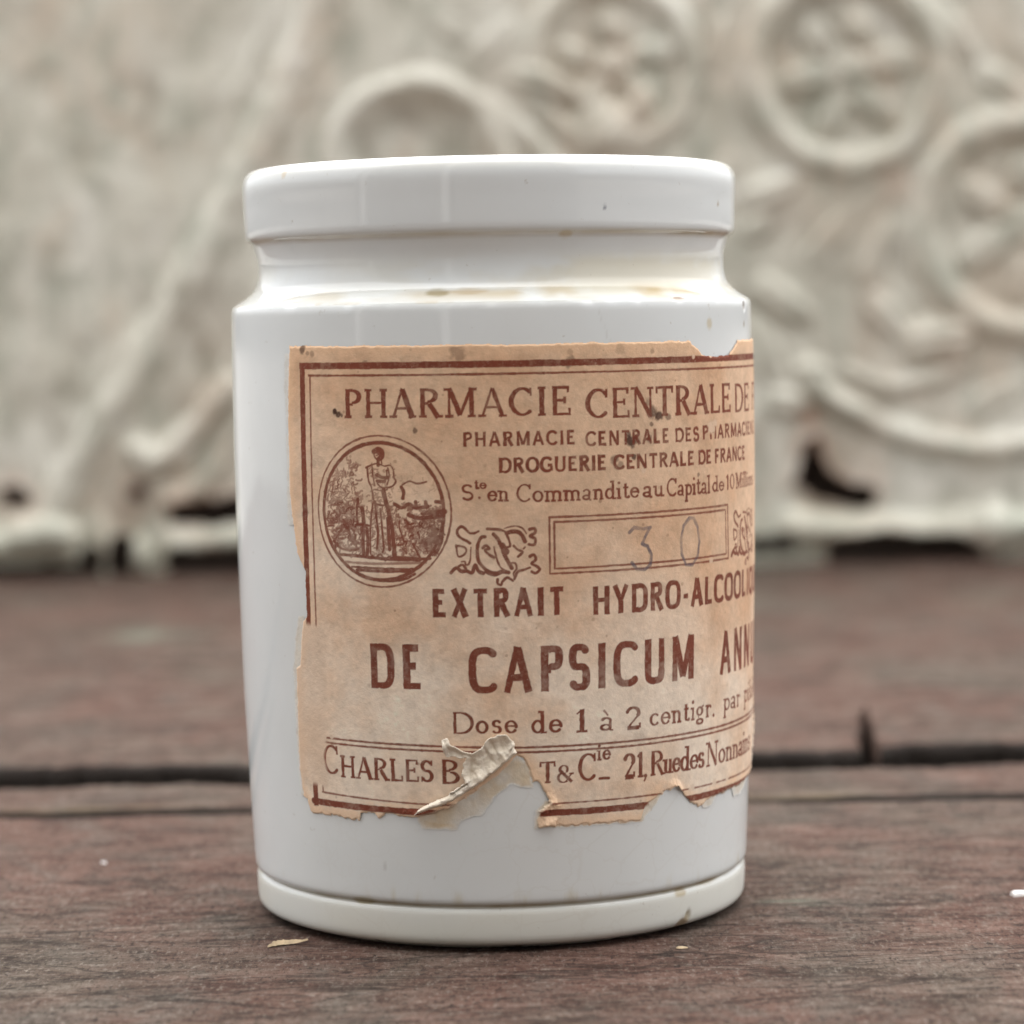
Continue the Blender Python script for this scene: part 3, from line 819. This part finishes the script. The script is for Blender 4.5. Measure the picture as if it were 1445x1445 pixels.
SER = dict(T=.18, t=.095, serif=True)
# headline
text('PHARMACIE', -16.6, 8.2, 57.75, 3.12, **SER, track=.10)
text('CENTRALE', 10.0, 31.7, 57.3, 3.25, **SER, track=.06)
text('DE', 32.9, 38.3, 57.2, 3.2, **SER); text('FRANCE', 40.4, 55.5, 57.2, 3.2, **SER)
SAN = dict(T=.22, t=.19, serif=False, sup=2.2)
text('PHARMACIE', -3.2, 8.7, 54.65, 1.55, **SAN, track=.16); text('CENTRALE', 9.9, 20.3, 54.4, 1.6, **SAN, track=.12)
text('DES', 21.2, 25.0, 54.4, 1.55, **SAN, track=.1); text('PHARMACIENS', 25.7, 41.5, 54.5, 1.55, **SAN, track=.1)
text('DROGUERIE', 0.5, 12.2, 51.8, 1.65, **SAN, track=.08); text('CENTRALE', 13.1, 24.2, 51.8, 1.6, **SAN, track=.08)
text('DE', 24.9, 27.3, 51.8, 1.6, **SAN); text('FRANCE', 28.0, 36.2, 51.8, 1.6, **SAN, track=.08)
SLB = dict(T=.15, t=.11, serif=True)
text('S', -3.5, -2.2, 48.95, 1.75, T=.14, t=.12, serif=False); text('te', -2.1, -0.9, 50.15, 1.15, T=.2, t=.15, serif=False); seg(-1.6, 49.25, -1.59, 49.25, .28)
text('en', -0.7, 1.45, 48.8, 1.95, **SLB); text('Commandite', 2.3, 16.1, 48.65, 2.0, **SLB, track=.05)
text('au', 16.7, 19.4, 48.65, 2.0, **SLB); text('Capital', 19.9, 27.0, 48.55, 2.05, **SLB, track=.03)
text('de', 27.5, 29.9, 48.65, 1.8, **SLB); text('10', 30.4, 32.6, 48.7, 1.75, T=.16, t=.1, serif=False); text('Millions', 33.1, 40.4, 48.7, 1.75, **SLB, track=.03)
# name lines in bold condensed capitals
CND = dict(T=.205, t=.18, serif=False, sup=2.9)
text('EXTRAIT', -6.8, 7.2, 36.55, 3.05, **CND, track=.22)
text('HYDRO-ALCOOLIQUE', 10.5, 44.6, 36.35, 3.08, **CND, track=.14)
CN2 = dict(T=.18, t=.155, serif=False, sup=3.1)
text('DE', -14.2, -8.3, 28.75, 4.85, **CN2, track=.30); text('CAPSICUM', -2.9, 24.1, 28.4, 4.9, **CN2, track=.24)
text('ANNUUM', 29.4, 49.5, 28.2, 4.85, **CN2, track=.24)
# dose
DOS = dict(T=.155, t=.09, serif=True)
text('D', -5.1, -2.7, 24.0, 2.4, **DOS); text('ose', -2.4, 1.9, 24.0, 2.4, **DOS, track=.12)
text('de', 3.6, 6.8, 23.9, 2.45, **DOS, track=.12); text('1', 8.35, 9.7, 23.8, 2.5, T=.2, t=.09, serif=True)
text('a', 11.3, 12.8, 23.75, 2.45, **DOS); seg(11.75, 25.95, 12.15, 25.5, .22)
text('2', 14.4, 16.3, 23.65, 2.55, T=.2, t=.1, serif=True); text('centigr.', 17.6, 28.2, 23.75, 2.35, **DOS, track=.09)
text('par', 30.2, 34.9, 24.0, 2.35, **DOS, track=.06); text('pilule', 36.6, 44.5, 24.1, 2.35, **DOS, track=.06)
# address
ADR = dict(T=.175, t=.09, serif=True)
text('C', -21.2, -19.0, 18.9, 3.35, T=.15, t=.085, serif=True); text('HARLES', -18.7, -7.3, 18.72, 2.45, **ADR, track=.05)
text('B', -6.4, -4.5, 18.6, 2.65, **ADR); text('T', 4.45, 6.05, 18.5, 2.35, **ADR); text('&', 6.3, 8.2, 18.5, 1.85, T=.17, t=.09)
text('C', 8.75, 10.75, 18.45, 3.1, T=.15, t=.085, serif=True); text('ie', 10.95, 12.45, 20.6, 1.85, **ADR, track=.1); seg(11.2, 18.65, 12.3, 18.6, .28)
text('21', 14.2, 16.7, 18.3, 2.85, **ADR); text(',', 16.7, 17.3, 18.3, 2.6, **ADR)
text('R', 17.7, 19.6, 18.3, 2.75, **ADR); text('ue', 19.6, 22.0, 18.3, 2.7, **ADR, track=.02)
text('des', 22.2, 26.2, 18.25, 2.8, **ADR, track=.02); text('Nonnains', 26.7, 40.6, 18.2, 2.75, **ADR, track=.02)
# frame
seg(-22.9, 63.35, 60.0, 63.3, 0.72, None, True); seg(-21.6, 62.3, 58.8, 62.25, 0.24, None, True, .95)
seg(-22.45, 63.6, -22.7, 15.2, 0.78, None, True); seg(-21.3, 62.3, -21.5, 16.9, 0.22, None, True, .9)
seg(59.7, 63.6, 59.7, 15.0, .75, None, True); seg(58.6, 62.3, 58.6, 16.4, .17, None, True)
poly([(-23.1, 15.75), (-9.0, 15.45), (7, 15.25), (24, 15.1), (60, 15.1)], 0.72)
poly([(-21.6, 16.85), (-9.0, 16.35), (7, 16.25), (24, 16.2), (58.6, 16.2)], 0.19, .9)
for dz in (0.0, -.52):
    poly([(-21.3, 22.95+dz), (-6.1, 22.65+dz), (2.7, 22.45+dz), (16, 22.4+dz), (30, 22.45+dz), (41, 22.6+dz), (58, 22.6+dz)], .25, .95)
# number box with double rule
for o in (0, .52):
    for a, b in [((5.75+o, 47.0-o), (30.8-o, 47.05-o)), ((30.8-o, 47.05-o), (31.0-o, 41.1+o)), ((31.0-o, 41.1+o), (5.75+o, 41.0+o)), ((5.75+o, 41.0+o), (5.75+o, 47.0-o))]:
        seg(a[0], a[1], b[0], b[1], .23, None, False, .9)
# --- round emblem: standing robed figure between bushes and a shore, hatched like an engraving
EC, EV = -12.55, 47.8
ellipse(EC, EV, 7.95, 8.1, .22, dens=.9); ellipse(EC, EV, 7.15, 7.35, .42, dens=.95)
def em(x, y):
    s = (x-632)/570.0
    return (-11.75+7.95*s-0.85*s*s, 55.9-(y-92)/1262.0*16.2)
def curve(L, n=4):
    if len(L) < 3: return L
    P = [L[0]]+list(L)+[L[-1]]; out = [L[0]]
    for i in range(1, len(P)-2):
        a, b, c_, d_ = [np.array(q, float) for q in P[i-1:i+3]]
        for k in range(1, n+1):
            t = k/n
            out.append(tuple(0.5*((2*b)+(c_-a)*t+(2*a-5*b+4*c_-d_)*t*t+(3*b-a-3*c_+d_)*t**3)))
    return out
def emp(L, w, d=.95): poly([em(*p) for p in curve(L)], w, d)
er = np.random.default_rng(5)
def scribble(x0, x1, y0, y1, n, w, ln, d=.8):
    for _ in range(n):
        x, y = er.uniform(x0, x1), er.uniform(y0, y1)
        if ((x-632)/500)**2+((y-725)/560)**2 > 1: continue
        a = er.uniform(0, 6.28); p = [(x, y)]
        for k in range(4):
            a += er.uniform(-1.2, 1.2); x += ln*math.cos(a); y += ln*math.sin(a); p.append((x, y))
        emp(p, w*er.uniform(.7, 1.3), d*er.uniform(.6, 1))
scribble(125, 400, 420, 640, 60, .17, 14, .9); scribble(110, 420, 640, 860, 95, .2, 15, .95); scribble(130, 440, 820, 1060, 90, .24, 16, 1)
scribble(200, 280, 330, 440, 14, .17, 12, .85); scribble(310, 390, 290, 440, 16, .17, 12, .85)
scribble(720, 1110, 800, 1080, 120, .22, 14, 1); scribble(960, 1120, 700, 1060, 55, .26, 14, 1)
scribble(460, 720, 640, 1080, 60, .17, 12, .8); scribble(120, 450, 520, 1080, 130, .16, 9, .8); scribble(700, 1130, 660, 1090, 150, .17, 9, .85); scribble(490, 690, 350, 640, 60, .14, 9, .75); scribble(500, 680, 650, 1080, 70, .15, 9, .8); scribble(700, 1100, 420, 640, 18, .13, 14, .35)
emp([(540, 225), (570, 208), (600, 225), (604, 258), (588, 280)], .62); emp([(560, 225), (590, 245)], .5); emp([(538, 240), (545, 270), (562, 292)], .22); emp([(556, 256), (566, 257)], .16); emp([(572, 285), (570, 335)], .42); emp([(596, 285), (602, 335)], .16); emp([(520, 350), (525, 430), (540, 510)], .16); emp([(650, 360), (660, 430), (640, 500)], .2); emp([(540, 540), (600, 550), (640, 540)], .2); emp([(520, 560), (530, 640)], .18)
emp([(470, 360), (520, 335), (570, 325), (620, 345), (670, 340), (695, 380), (700, 440), (715, 470), (680, 515), (600, 525), (560, 490)], .2)
emp([(480, 360), (490, 470), (510, 520), (520, 620)], .2); emp([(560, 420), (600, 440), (650, 440)], .42); emp([(560, 470), (620, 470)], .42); emp([(640, 380), (640, 440)], .22)
emp([(610, 540), (630, 640), (660, 780), (680, 920), (690, 1080)], .5); emp([(600, 560), (620, 660)], .3); emp([(520, 650), (500, 800), (490, 950), (490, 1080)], .22)
emp([(540, 640), (545, 760), (555, 900), (545, 1030)], .3); emp([(580, 700), (590, 850), (600, 1020), (590, 1060)], .26); emp([(640, 780), (645, 900), (650, 1040)], .42)
emp([(530, 650), (580, 670), (640, 665)], .24); emp([(500, 1090), (530, 1110), (570, 1080), (610, 1130), (640, 1100), (680, 1110)], .22)
emp([(395, 620), (385, 740), (390, 830)], .3); emp([(430, 700), (440, 820), (430, 960), (430, 1080)], .5); emp([(465, 880), (470, 1000), (460, 1090)], .45)
emp([(700, 660), (760, 690), (820, 660), (880, 690), (990, 680)], .42); emp([(760, 520), (780, 560), (770, 610)], .45); emp([(770, 500), (830, 470), (900, 490), (980, 475)], .22)
emp([(880, 640), (885, 680)], .42); emp([(970, 640), (975, 690)], .42); emp([(1060, 640), (1130, 650)], .42); emp([(1050, 730), (1140, 720)], .6)
emp([(820, 750), (900, 775), (1000, 770), (1130, 760)], .5); emp([(1080, 800), (1120, 820), (1100, 980), (1040, 1080)], .4)
emp([(740, 800), (735, 850), (760, 930), (770, 990), (720, 1000)], .26); emp([(690, 1000), (690, 1100), (790, 1110), (900, 1120)], .5); emp([(850, 990), (880, 1050), (910, 1110)], .3)
emp([(190, 980), (250, 1040), (330, 1050), (390, 1040)], .3); emp([(320, 870), (330, 960), (360, 1000)], .25)
emp([(240, 1090), (420, 1100), (640, 1120), (840, 1120), (1000, 1110)], .36); emp([(280, 1150), (500, 1160), (800, 1150), (960, 1145)], .28, .7)
emp([(330, 1190), (600, 1200), (880, 1200)], .26); emp([(370, 1215), (600, 1222), (840, 1215)], .34); emp([(400, 1260), (520, 1295), (640, 1300), (760, 1285), (860, 1240)], .34)
# --- interlaced monograms either side of the number box
def monogram(u0, du):
    def mp(L, w, d=.95): L = curve(L); w = w*1.15; poly([(u0+(x-160)*du, 41.05+(910-y)*0.00842) for x, y in L], w, d)
    mp([(590, 430), (540, 440), (500, 520), (490, 620), (500, 720), (550, 800), (620, 860), (720, 890), (800, 880), (880, 885)], .34)
    mp([(600, 870), (700, 905), (800, 870)], .42); mp([(700, 400), (760, 480), (800, 560), (830, 660), (870, 740), (920, 830)], .40)
    mp([(760, 520), (830, 560), (890, 560), (900, 520), (860, 400), (800, 350), (620, 330)], .26); mp([(800, 540), (850, 620)], .62)
    mp([(860, 390), (930, 370), (1010, 380), (1060, 430), (1090, 500)], .40); mp([(830, 330), (960, 300), (1060, 330), (1110, 400)], .14)
    mp([(700, 560), (730, 700), (780, 820), (880, 880)], .2); mp([(560, 570), (600, 540), (640, 580), (590, 600), (640, 660), (700, 690)], .28)
    mp([(350, 330), (300, 300), (250, 330), (245, 390), (300, 450), (360, 480), (400, 510)], .28); mp([(320, 310), (370, 350), (400, 380), (460, 380), (510, 360)], .24)
    mp([(225, 540), (245, 670), (310, 660), (350, 610), (330, 560), (225, 535)], .2)
    mp([(150, 880), (220, 820), (280, 860), (350, 860), (420, 880), (460, 790), (500, 860), (560, 890)], .36); mp([(290, 740), (330, 740), (340, 780), (380, 770), (400, 700), (410, 560)], .16); mp([(250, 800), (300, 780), (340, 830)], .24)
    mp([(950, 550), (1000, 600), (1060, 630), (1000, 690)], .24); mp([(1070, 590), (1090, 570)], .18)
    mp([(1150, 350), (1210, 340), (1220, 390), (1160, 430), (1220, 470), (1210, 540), (1140, 540)], .3)
    mp([(1150, 690), (1200, 670), (1225, 730), (1170, 780), (1240, 820), (1270, 860), (1220, 900), (1170, 880)], .32); mp([(1150, 830), (1060, 860), (990, 880), (950, 970)], .28)
    mp([(900, 770), (960, 770), (980, 840), (940, 900), (960, 960)], .22); mp([(930, 990), (860, 950), (800, 1000), (780, 1040), (740, 1020), (740, 970)], .26)
monogram(-4.7, 0.0084)
monogram(31.9, 0.0075)

# --- paper outline, tears and ageing
nA = fbm(U/1.6, Vv/1.6, 71); nB = fbm(U/0.5, Vv/0.5, 73, 3); nC = fbm(U/9, Vv/9, 75); nD = fbm(U/3.2, Vv/3.2, 79)
Ledge = np.interp(vs, [13.0, 14.2, 15.8, 16.0, 19, 24, 30.2, 30.6, 34, 35.5, 36, 41, 43, 50, 58, 66.2], [-23.8, -23.8, -24.3, -25.0, -25.35, -25.25, -25.1, -24.4, -23.9, -23.6, -22.95, -22.95, -24.2, -25.15, -25.05, -24.6])
Bedge = np.interp(us, [-26, -23.9, -16.4, -16.2, -15.4, -14.4, -14.0, -13.3, -12.8, -11, -9.5, 3.9, 16.4, 17.0, 18.6, 20.4, 21.5, 22.4, 23.6, 25.0, 26.2, 27.4, 30.5, 33, 36, 40, 62.6],
                  [14.35, 14.35, 14.15, 14.9, 15.05, 14.9, 14.3, 14.9, 15.1, 14.95, 14.9, 13.75, 13.55, 15.0, 15.9, 16.5, 16.85, 16.0, 14.8, 14.2, 14.0, 14.6, 14.7, 14.9, 14.9, 15.2, 15.0])
sd = np.maximum(np.maximum(Ledge[None, :]-U, Bedge[:, None]-Vv), np.maximum(Vv-65.45+0.004*U, U-61.2))
chip = poly_dist(U, Vv, [(23.6, 66.5), (24.2, 65.0), (25.2, 64.4), (26.0, 63.75), (28.5, 63.55), (31.5, 63.65), (32.6, 64.2), (34.0, 64.9), (35.0, 66.5)])
MISS = [(1.9, 21.6), (1.15, 20.71), (-0.16, 19.59), (-2.25, 18.08), (-4.08, 16.93), (-5.71, 15.89), (-9.0, 14.92), (-8.9, 12.5), (4.0, 12.5), (4.19, 15.5), (5.5, 16.34), (4.71, 17.78), (4.19, 18.7), (3.56, 18.6), (3.2, 20.2), (2.6, 21.2)]
miss = poly_dist(U, Vv, MISS)
fib = np.abs(vnoise(U/0.16, Vv/0.9, 171))*vnoise(U/0.5, Vv/0.5, 173)
sd = np.maximum(sd, np.maximum(-chip, -miss)) + 0.16*fib*smooth(24, 18, Vv) + 0.13*nA + (0.10+0.14*smooth(19, 16, Vv))*nB
paper = sd < 0
# glue and paper-fibre residue left where the sheet came away
RES = [([(-9.2, 15.0), (-8.8, 13.75), (-5.1, 13.85), (-4.4, 14.6), (-2.0, 15.3), (-1.0, 16.6), (0.4, 18.0), (1.3, 18.6), (2.2, 18.2), (3.7, 18.1), (3.2, 20.5), (1.9, 21.6), (-4, 17)], .62),
       ([(-8.6, 14.6), (-8.4, 13.7), (-4.9, 13.75), (-4.9, 14.3)], .8), ([(3.9, 15.6), (3.85, 13.75), (16.6, 13.5), (18.5, 15.3), (19.5, 16.4), (5, 16.5)], .7),
       ([(33, 15.2), (34, 13.9), (36.5, 13.8), (38.5, 14.6), (40, 15.4)], .4), ([(26, 15), (26.5, 13.7), (28, 13.8), (29, 14.8)], .5), ([(-25.7, 30), (-25.5, 16), (-24.5, 16), (-23.8, 30), (-23.5, 36), (-24.4, 36)], .38),
       ([(-25.6, 64.8), (-25.6, 46), (-24.4, 46), (-24.4, 64.8)], .2)]
res = np.zeros(U.shape)
for p, s in RES:
    res = np.maximum(res, s*smooth(0.3, -0.25, poly_dist(U, Vv, p)+0.25*nA+0.15*nB))
res = np.clip(res*(0.72+0.55*nD+0.35*nA), 0, 1)
keep = paper | (res > 0.06)
# ink missing where the top skin of the paper is rubbed off
rub = smooth(.35, -.35, poly_dist(U, Vv, [(-26, 35.6), (-20.4, 35.2), (-20.3, 30), (-20.4, 24), (-20.9, 21), (-20.9, 17.6), (-26, 17.4)])+0.4*nA)
for (cu, cv, r) in [(27.4, 55.8, .75), (28.1, 56.2, .4), (16.8, 51.55, .3), (27.2, 41.2, .35), (16.5, 48.7, .2), (28.4, 16.2, .5), (31.5, 16.25, .35), (24.0, 16.3, .5), (20, 16.4, .8), (-20.9, 23, .4), (-19.8, 23.1, .25), (24.3, 63.6, .3), (27.5, 63.75, .35)]:
    rub = np.maximum(rub, smooth(1.15, .7, np.hypot(U-cu, Vv-cv)/r+.35*nB))
ink = ink*(1-rub)
ink = ink*np.clip(1.02+0.22*nD+0.26*nB+0.10*nC, 0.45, 1)
ink *= paper
# paper colour
base = lin(224, 189, 157); lite = lin(241, 223, 202); warm = lin(208, 164, 128); ed = lin(238, 198, 160)
mL = smooth(56, 24, Vv+0.30*U+7*nC)[..., None]
col = base*(1-mL)+lite*mL
mW = np.clip(0.30+1.0*nC+0.6*nD, 0, 1)[..., None]*0.75
col = col*(1-mW)+(warm*(1-mL)+base*mL)*mW
col = col*(1+0.11*nA+0.12*nB)[..., None]
mE = smooth(-1.9, -0.2, sd+0.6*nA)[..., None]*0.65
col = col*(1-mE)+ed*mE
# foxing, ink blots and pin marks: (u, v, radius, darkness)
for (cu, cv, r, s) in [(-22.4, 65.15, .5, .75), (-21.6, 64.7, .35, .45), (-20.9, 64.7, .4, .4), (-3.6, 64.6, .9, .4), (8.2, 63.5, .75, .5), (8.3, 64.4, .4, .3), (14, 64.6, .6, .2), (18.2, 64.3, .4, .35), (-14, 63.6, .35, .5),
                       (18.0, 57.9, .75, .75), (17.5, 58.8, .6, .55), (18.9, 57.3, .5, .85), (20.3, 57.2, .4, .6), (15.2, 54.75, .75, .9), (14.9, 55.6, .4, .7), (15.9, 55.0, .6, .55), (17.6, 55.0, .4, .5), (13.1, 52.9, .55, .6), (13.9, 52.3, .5, .45), (15.6, 53.1, .3, .8), (17.9, 56.5, .25, .6),
                       (-17.9, 58.5, .32, .95), (-17.4, 58.15, .35, .9), (-17.0, 58.0, .2, .8), (-8.3, 56.4, .28, .65), (24.9, 50.75, .22, .6), (-22.6, 47.3, .5, .5), (16.2, 55.6, 2.4, .10), (-20, 53.0, .6, .15), (-21, 52.8, .4, .15), (26, 54, 1.6, .08), (-10, 33, 3.0, .06), (5, 31.0, 2.5, .05), (16.2, 22.6, .9, .12)]:
    m = (s*smooth(1.2, .55, np.hypot(U-cu, Vv-cv)/r+.45*nB+.25*nA))[..., None]
    col = col*(1-m)+lin(62, 32, 22)*m
for _ in range(90):
    cu, cv, r = er.uniform(-24, 60), er.uniform(15, 65), er.uniform(.10, .24)
    i0, i1, j0, j1 = _win(cu, cu, cv, cv, .5)
    m = (er.uniform(.15, .5)*smooth(1.2, .5, np.hypot(U[i0:i1, j0:j1]-cu, Vv[i0:i1, j0:j1]-cv)/r))[..., None]
    col[i0:i1, j0:j1] = col[i0:i1, j0:j1]*(1-m)+lin(120, 78, 50)*m
mR = (rub*0.5)[..., None]
col = col*(1-mR)+lin(221, 196, 172)*mR
inkc = lin(120, 56, 38)*(1+0.25*nD)[..., None]
mi = (ink*0.97)[..., None]
col = col*(1-mi)+inkc*mi
# pencilled number 30
pen = np.zeros(U.shape, np.float32)
poly([(14.9, 45.0), (15.5, 45.5), (16.6, 45.3), (17.6, 45.4), (17.0, 44.6), (16.5, 43.7), (17.2, 43.4), (17.7, 42.5), (17.6, 41.4), (16.9, 40.9), (15.8, 41.0), (15.2, 41.7)], .38, .9, pen)
poly([(23.3, 46.0), (22.4, 45.3), (22.0, 43.8), (22.1, 42.2), (22.8, 41.0), (23.8, 40.9), (24.7, 41.8), (25.0, 43.4), (24.7, 45.0), (24.0, 46.0), (23.3, 46.1), (22.8, 45.7)], .36, .85, pen)
pen = pen*np.clip(.8+.5*nB+.3*nA, .15, 1)
mp_ = (pen*.95)[..., None]
col = col*(1-mp_)+lin(96, 88, 96)*mp_
# residue: thin brown film over the white glaze
film = lin(219, 221, 219)*(1-res[..., None])+lin(206, 176, 126)*res[..., None]
film = film*(1+0.10*nB)[..., None]
col = np.where(paper[..., None], col, film)
torn_edge = (smooth(-0.30+0.25*nB, -0.03, sd)*(Vv < 24)*paper*0.6)[..., None]
col = col*(1-torn_edge)+lin(228, 208, 182)*torn_edge
col = np.clip(col*np.where(paper, 0.93, 1.0)[..., None], 0.01, 0.85)
# thickness and lift of the sheet
lift = 0.03 + 0.11*smooth(0.0, -0.25, sd) + 0.025*nD + 0.018*nA
lift = lift + 0.45*smooth(-1.2, -0.1, sd)*smooth(20, 15, Vv)*np.clip(0.35+nA+0.5*nD, 0, 1)*(miss < 2.0)
lift = lift + 0.35*smooth(1.6, 0.2, np.abs(U-21.5))*smooth(-1.2, 0, sd)*(Vv < 20)
lift = lift + 0.35*smooth(42, 46, U)*np.exp(-((Vv-20)/4.0)**2)*np.clip(.5+nB, 0, 1)
lift = np.where(paper, np.maximum(lift, 0.02), 0.03+0.012*nA)
rad = jar_r(Vv)+lift+0.03
ang = U/30.0
LV = np.stack([rad*np.sin(ang), -rad*np.cos(ang), Vv], -1).reshape(-1, 3)
LF = grid_faces(*U.shape)
kf = keep.ravel()[LF].all(1)
pp = paper.ravel()[LF].all(1)
v, f, c = compact(LV, LF[kf & pp], col.reshape(-1, 3))
label = mesh_obj('paper_label', v, f, PAPER, jar, attrs={'print_colour': c})
tag(label, 'brown paper label printed in red-brown, torn along its bottom edge')
v, f, c = compact(LV, LF[kf & ~pp], col.reshape(-1, 3))
resid = mesh_obj('glue_residue', v, f, PAPER, label, attrs={'print_colour': c})

# --- the torn, folded-over flap
FL = [(-5.97, 23.56), (-5.34, 23.88), (-4.97, 23.06), (-3.98, 22.29), (-2.93, 22.04), (-1.88, 22.54), (-1.26, 23.43), (-0.21, 23.98), (0.79, 24.03), (1.57, 23.25), (1.68, 22.48), (1.94, 21.96), (1.15, 21.22), (-0.26, 20.1), (-1.73, 18.97), (-3.04, 18.08), (-4.61, 17.06), (-5.81, 16.4), (-7.54, 15.86), (-8.95, 15.3), (-9.63, 15.08), (-9.06, 15.81), (-7.54, 16.63), (-5.92, 17.3), (-4.29, 18.34), (-3.67, 18.72), (-4.03, 19.49), (-3.87, 20.38), (-3.93, 20.77), (-3.46, 21.53), (-3.98, 21.4), (-4.76, 21.65), (-5.65, 21.58), (-5.97, 22.41)]
d2 = 0.08
fu = np.arange(-10.2, 2.8, d2); fv = np.arange(14.6, 24.6, d2)
FU, FV = np.meshgrid(fu, fv, indexing='ij')
fsd = poly_dist(FU, FV, FL)+0.09*fbm(FU/0.5, FV/0.5, 81, 3)
ins = np.clip(-fsd, 0, 9)
# distance from the folded (lower right) crease
cr = line_dist(FU, FV, [(2.0, 22.0), (1.15, 21.22), (-1.73, 18.97), (-4.61, 17.06), (-7.5, 15.9), (-9.6, 15.1)])
hgt = 0.25 + 0.5*np.exp(-(np.maximum(cr-0.25, 0)/0.9)**2)*smooth(0.0, 0.3, ins) + 0.45*smooth(0.8, 0.0, ins)*(cr > 0.8)
hgt = hgt + 0.30*fbm(FU/1.0, FV/1.0, 83, 5) + 0.28*np.abs(vnoise(FU/0.9+FV/1.7, FV/2.2, 85))
tip = np.exp(-((FU+5.4)**2+(FV-22.9)**2)/0.9); hgt = hgt + 0.9*tip
hgt = np.maximum(hgt, 0.2)
rr = jar_r(FV)+0.1+hgt; aa = FU/30.0
V1 = np.stack([rr*np.sin(aa), -rr*np.cos(aa), FV], -1).reshape(-1, 3)
F1 = grid_faces(*FU.shape)
F1 = F1[(fsd.ravel()[F1] < 0).all(1)]
v, f = compact(V1, F1)
flap = mesh_obj('torn_flap', v, f, TORN, label)
flap['label'] = 'pale crumpled flap of label paper folded over, showing its back'
sm = flap.modifiers.new('thickness', 'SOLIDIFY'); sm.thickness = 0.00014; sm.offset = -1

# ------------------------------------------------------------------ loose bits on the planks
def shard(name, px, py, lx, ly, h, rotz, mat, label, cat, group=None, seed=0):
    """small irregular flake lying on the wood"""
    q = np.random.default_rng(seed)
    n = 14
    a = np.linspace(0, 2*math.pi, n, endpoint=False)
    rad_ = 1+0.28*q.normal(size=n)*0.8
    rad_ = np.clip(rad_, .55, 1.4)
    ox, oy = lx/2*rad_*np.cos(a), ly/2*rad_*np.sin(a)
    top = np.stack([ox*.86, oy*.86, h*(0.75+0.45*q.random(n))], -1); bot = np.stack([ox, oy, 0*ox], -1)
    V = np.concatenate([bot, top, [[0, 0, h*0.95]]])
    F = []
    for i in range(n):
        j = (i+1) % n
        F += [(i, j, n+j, n+i), (n+i, n+j, 2*n)]
    F.append(tuple(range(n-1, -1, -1)))
    p = tpt(px, py)
    o = mesh_obj(name, V, F, mat, None, smooth=False)
    o.location = (p[0]*MM, p[1]*MM, 0.00004)
    o.rotation_euler = (0, 0, rotz)
    return tag(o, label, cat, group)
WHITE = plain('white_paint_chip', (0.72, 0.70, 0.68), .6, .1); PALE = plain('pale_dry_wood', (0.42, 0.32, 0.20), .8)
GREENP = plain('mint_paint_chip', (0.30, 0.46, 0.36), .6, .15); CREAM = plain('cream_flake', (0.50, 0.43, 0.34), .8)
shard('paint_fleck', 1438, 1263, 2.4, 1.8, .35, .2, WHITE, 'bright white paint fleck on the front plank, well to the right of the jar', 'paint fleck', 'loose flecks on the planks', 3)
shard('paint_fleck', 146, 1219, 0.5, 0.9, .2, .8, WHITE, 'tiny white fleck alone on the front plank, left of the jar', 'paint fleck', 'loose flecks on the planks', 4)
shard('wood_chip', 962, 1338, 1.1, 0.9, .14, .1, PALE, 'thin pale wood chip in front of the right side of the jar foot', 'wood chip', None, 8)

def splinter(px0, py0, px1, py1, w, label, seed):
    a = tpt(px0, py0); b = tpt(px1, py1)
    d = b-a; L = np.linalg.norm(d[:2]); ang_ = math.atan2(d[1], d[0])
    n = 22; q = np.random.default_rng(seed); V = []; F = []
    for i in range(n+1):
        t = i/n
        ww = w*(0.35+0.65*math.sin(math.pi*min(t*1.15, 1))**0.7)*(1+.15*q.normal())
        yb = 0.5*w*math.sin(t*5.0); zb = 0.12+0.55*max(0, t-.55)*w
        V += [(t*L, yb-ww/2, zb), (t*L, yb, zb+ww*.42), (t*L, yb+ww/2, zb), (t*L, yb, zb-.08)]
        if i:
            for k in range(4):
                F.append((4*(i-1)+k, 4*i+k, 4*i+(k+1) % 4, 4*(i-1)+(k+1) % 4))
    F += [(3, 2, 1, 0), (4*n, 4*n+1, 4*n+2, 4*n+3)]
    o = mesh_obj('wood_splinter', V, F, PALE, None, smooth=False)
    o.location = (a[0]*MM, a[1]*MM, 0.00003); o.rotation_euler = (0, 0, ang_)
    return tag(o, label, 'splinter')
splinter(378, 1338, 431, 1330, 1.0, 'curled dry tan splinter lying beside the left of the jar foot', 2)
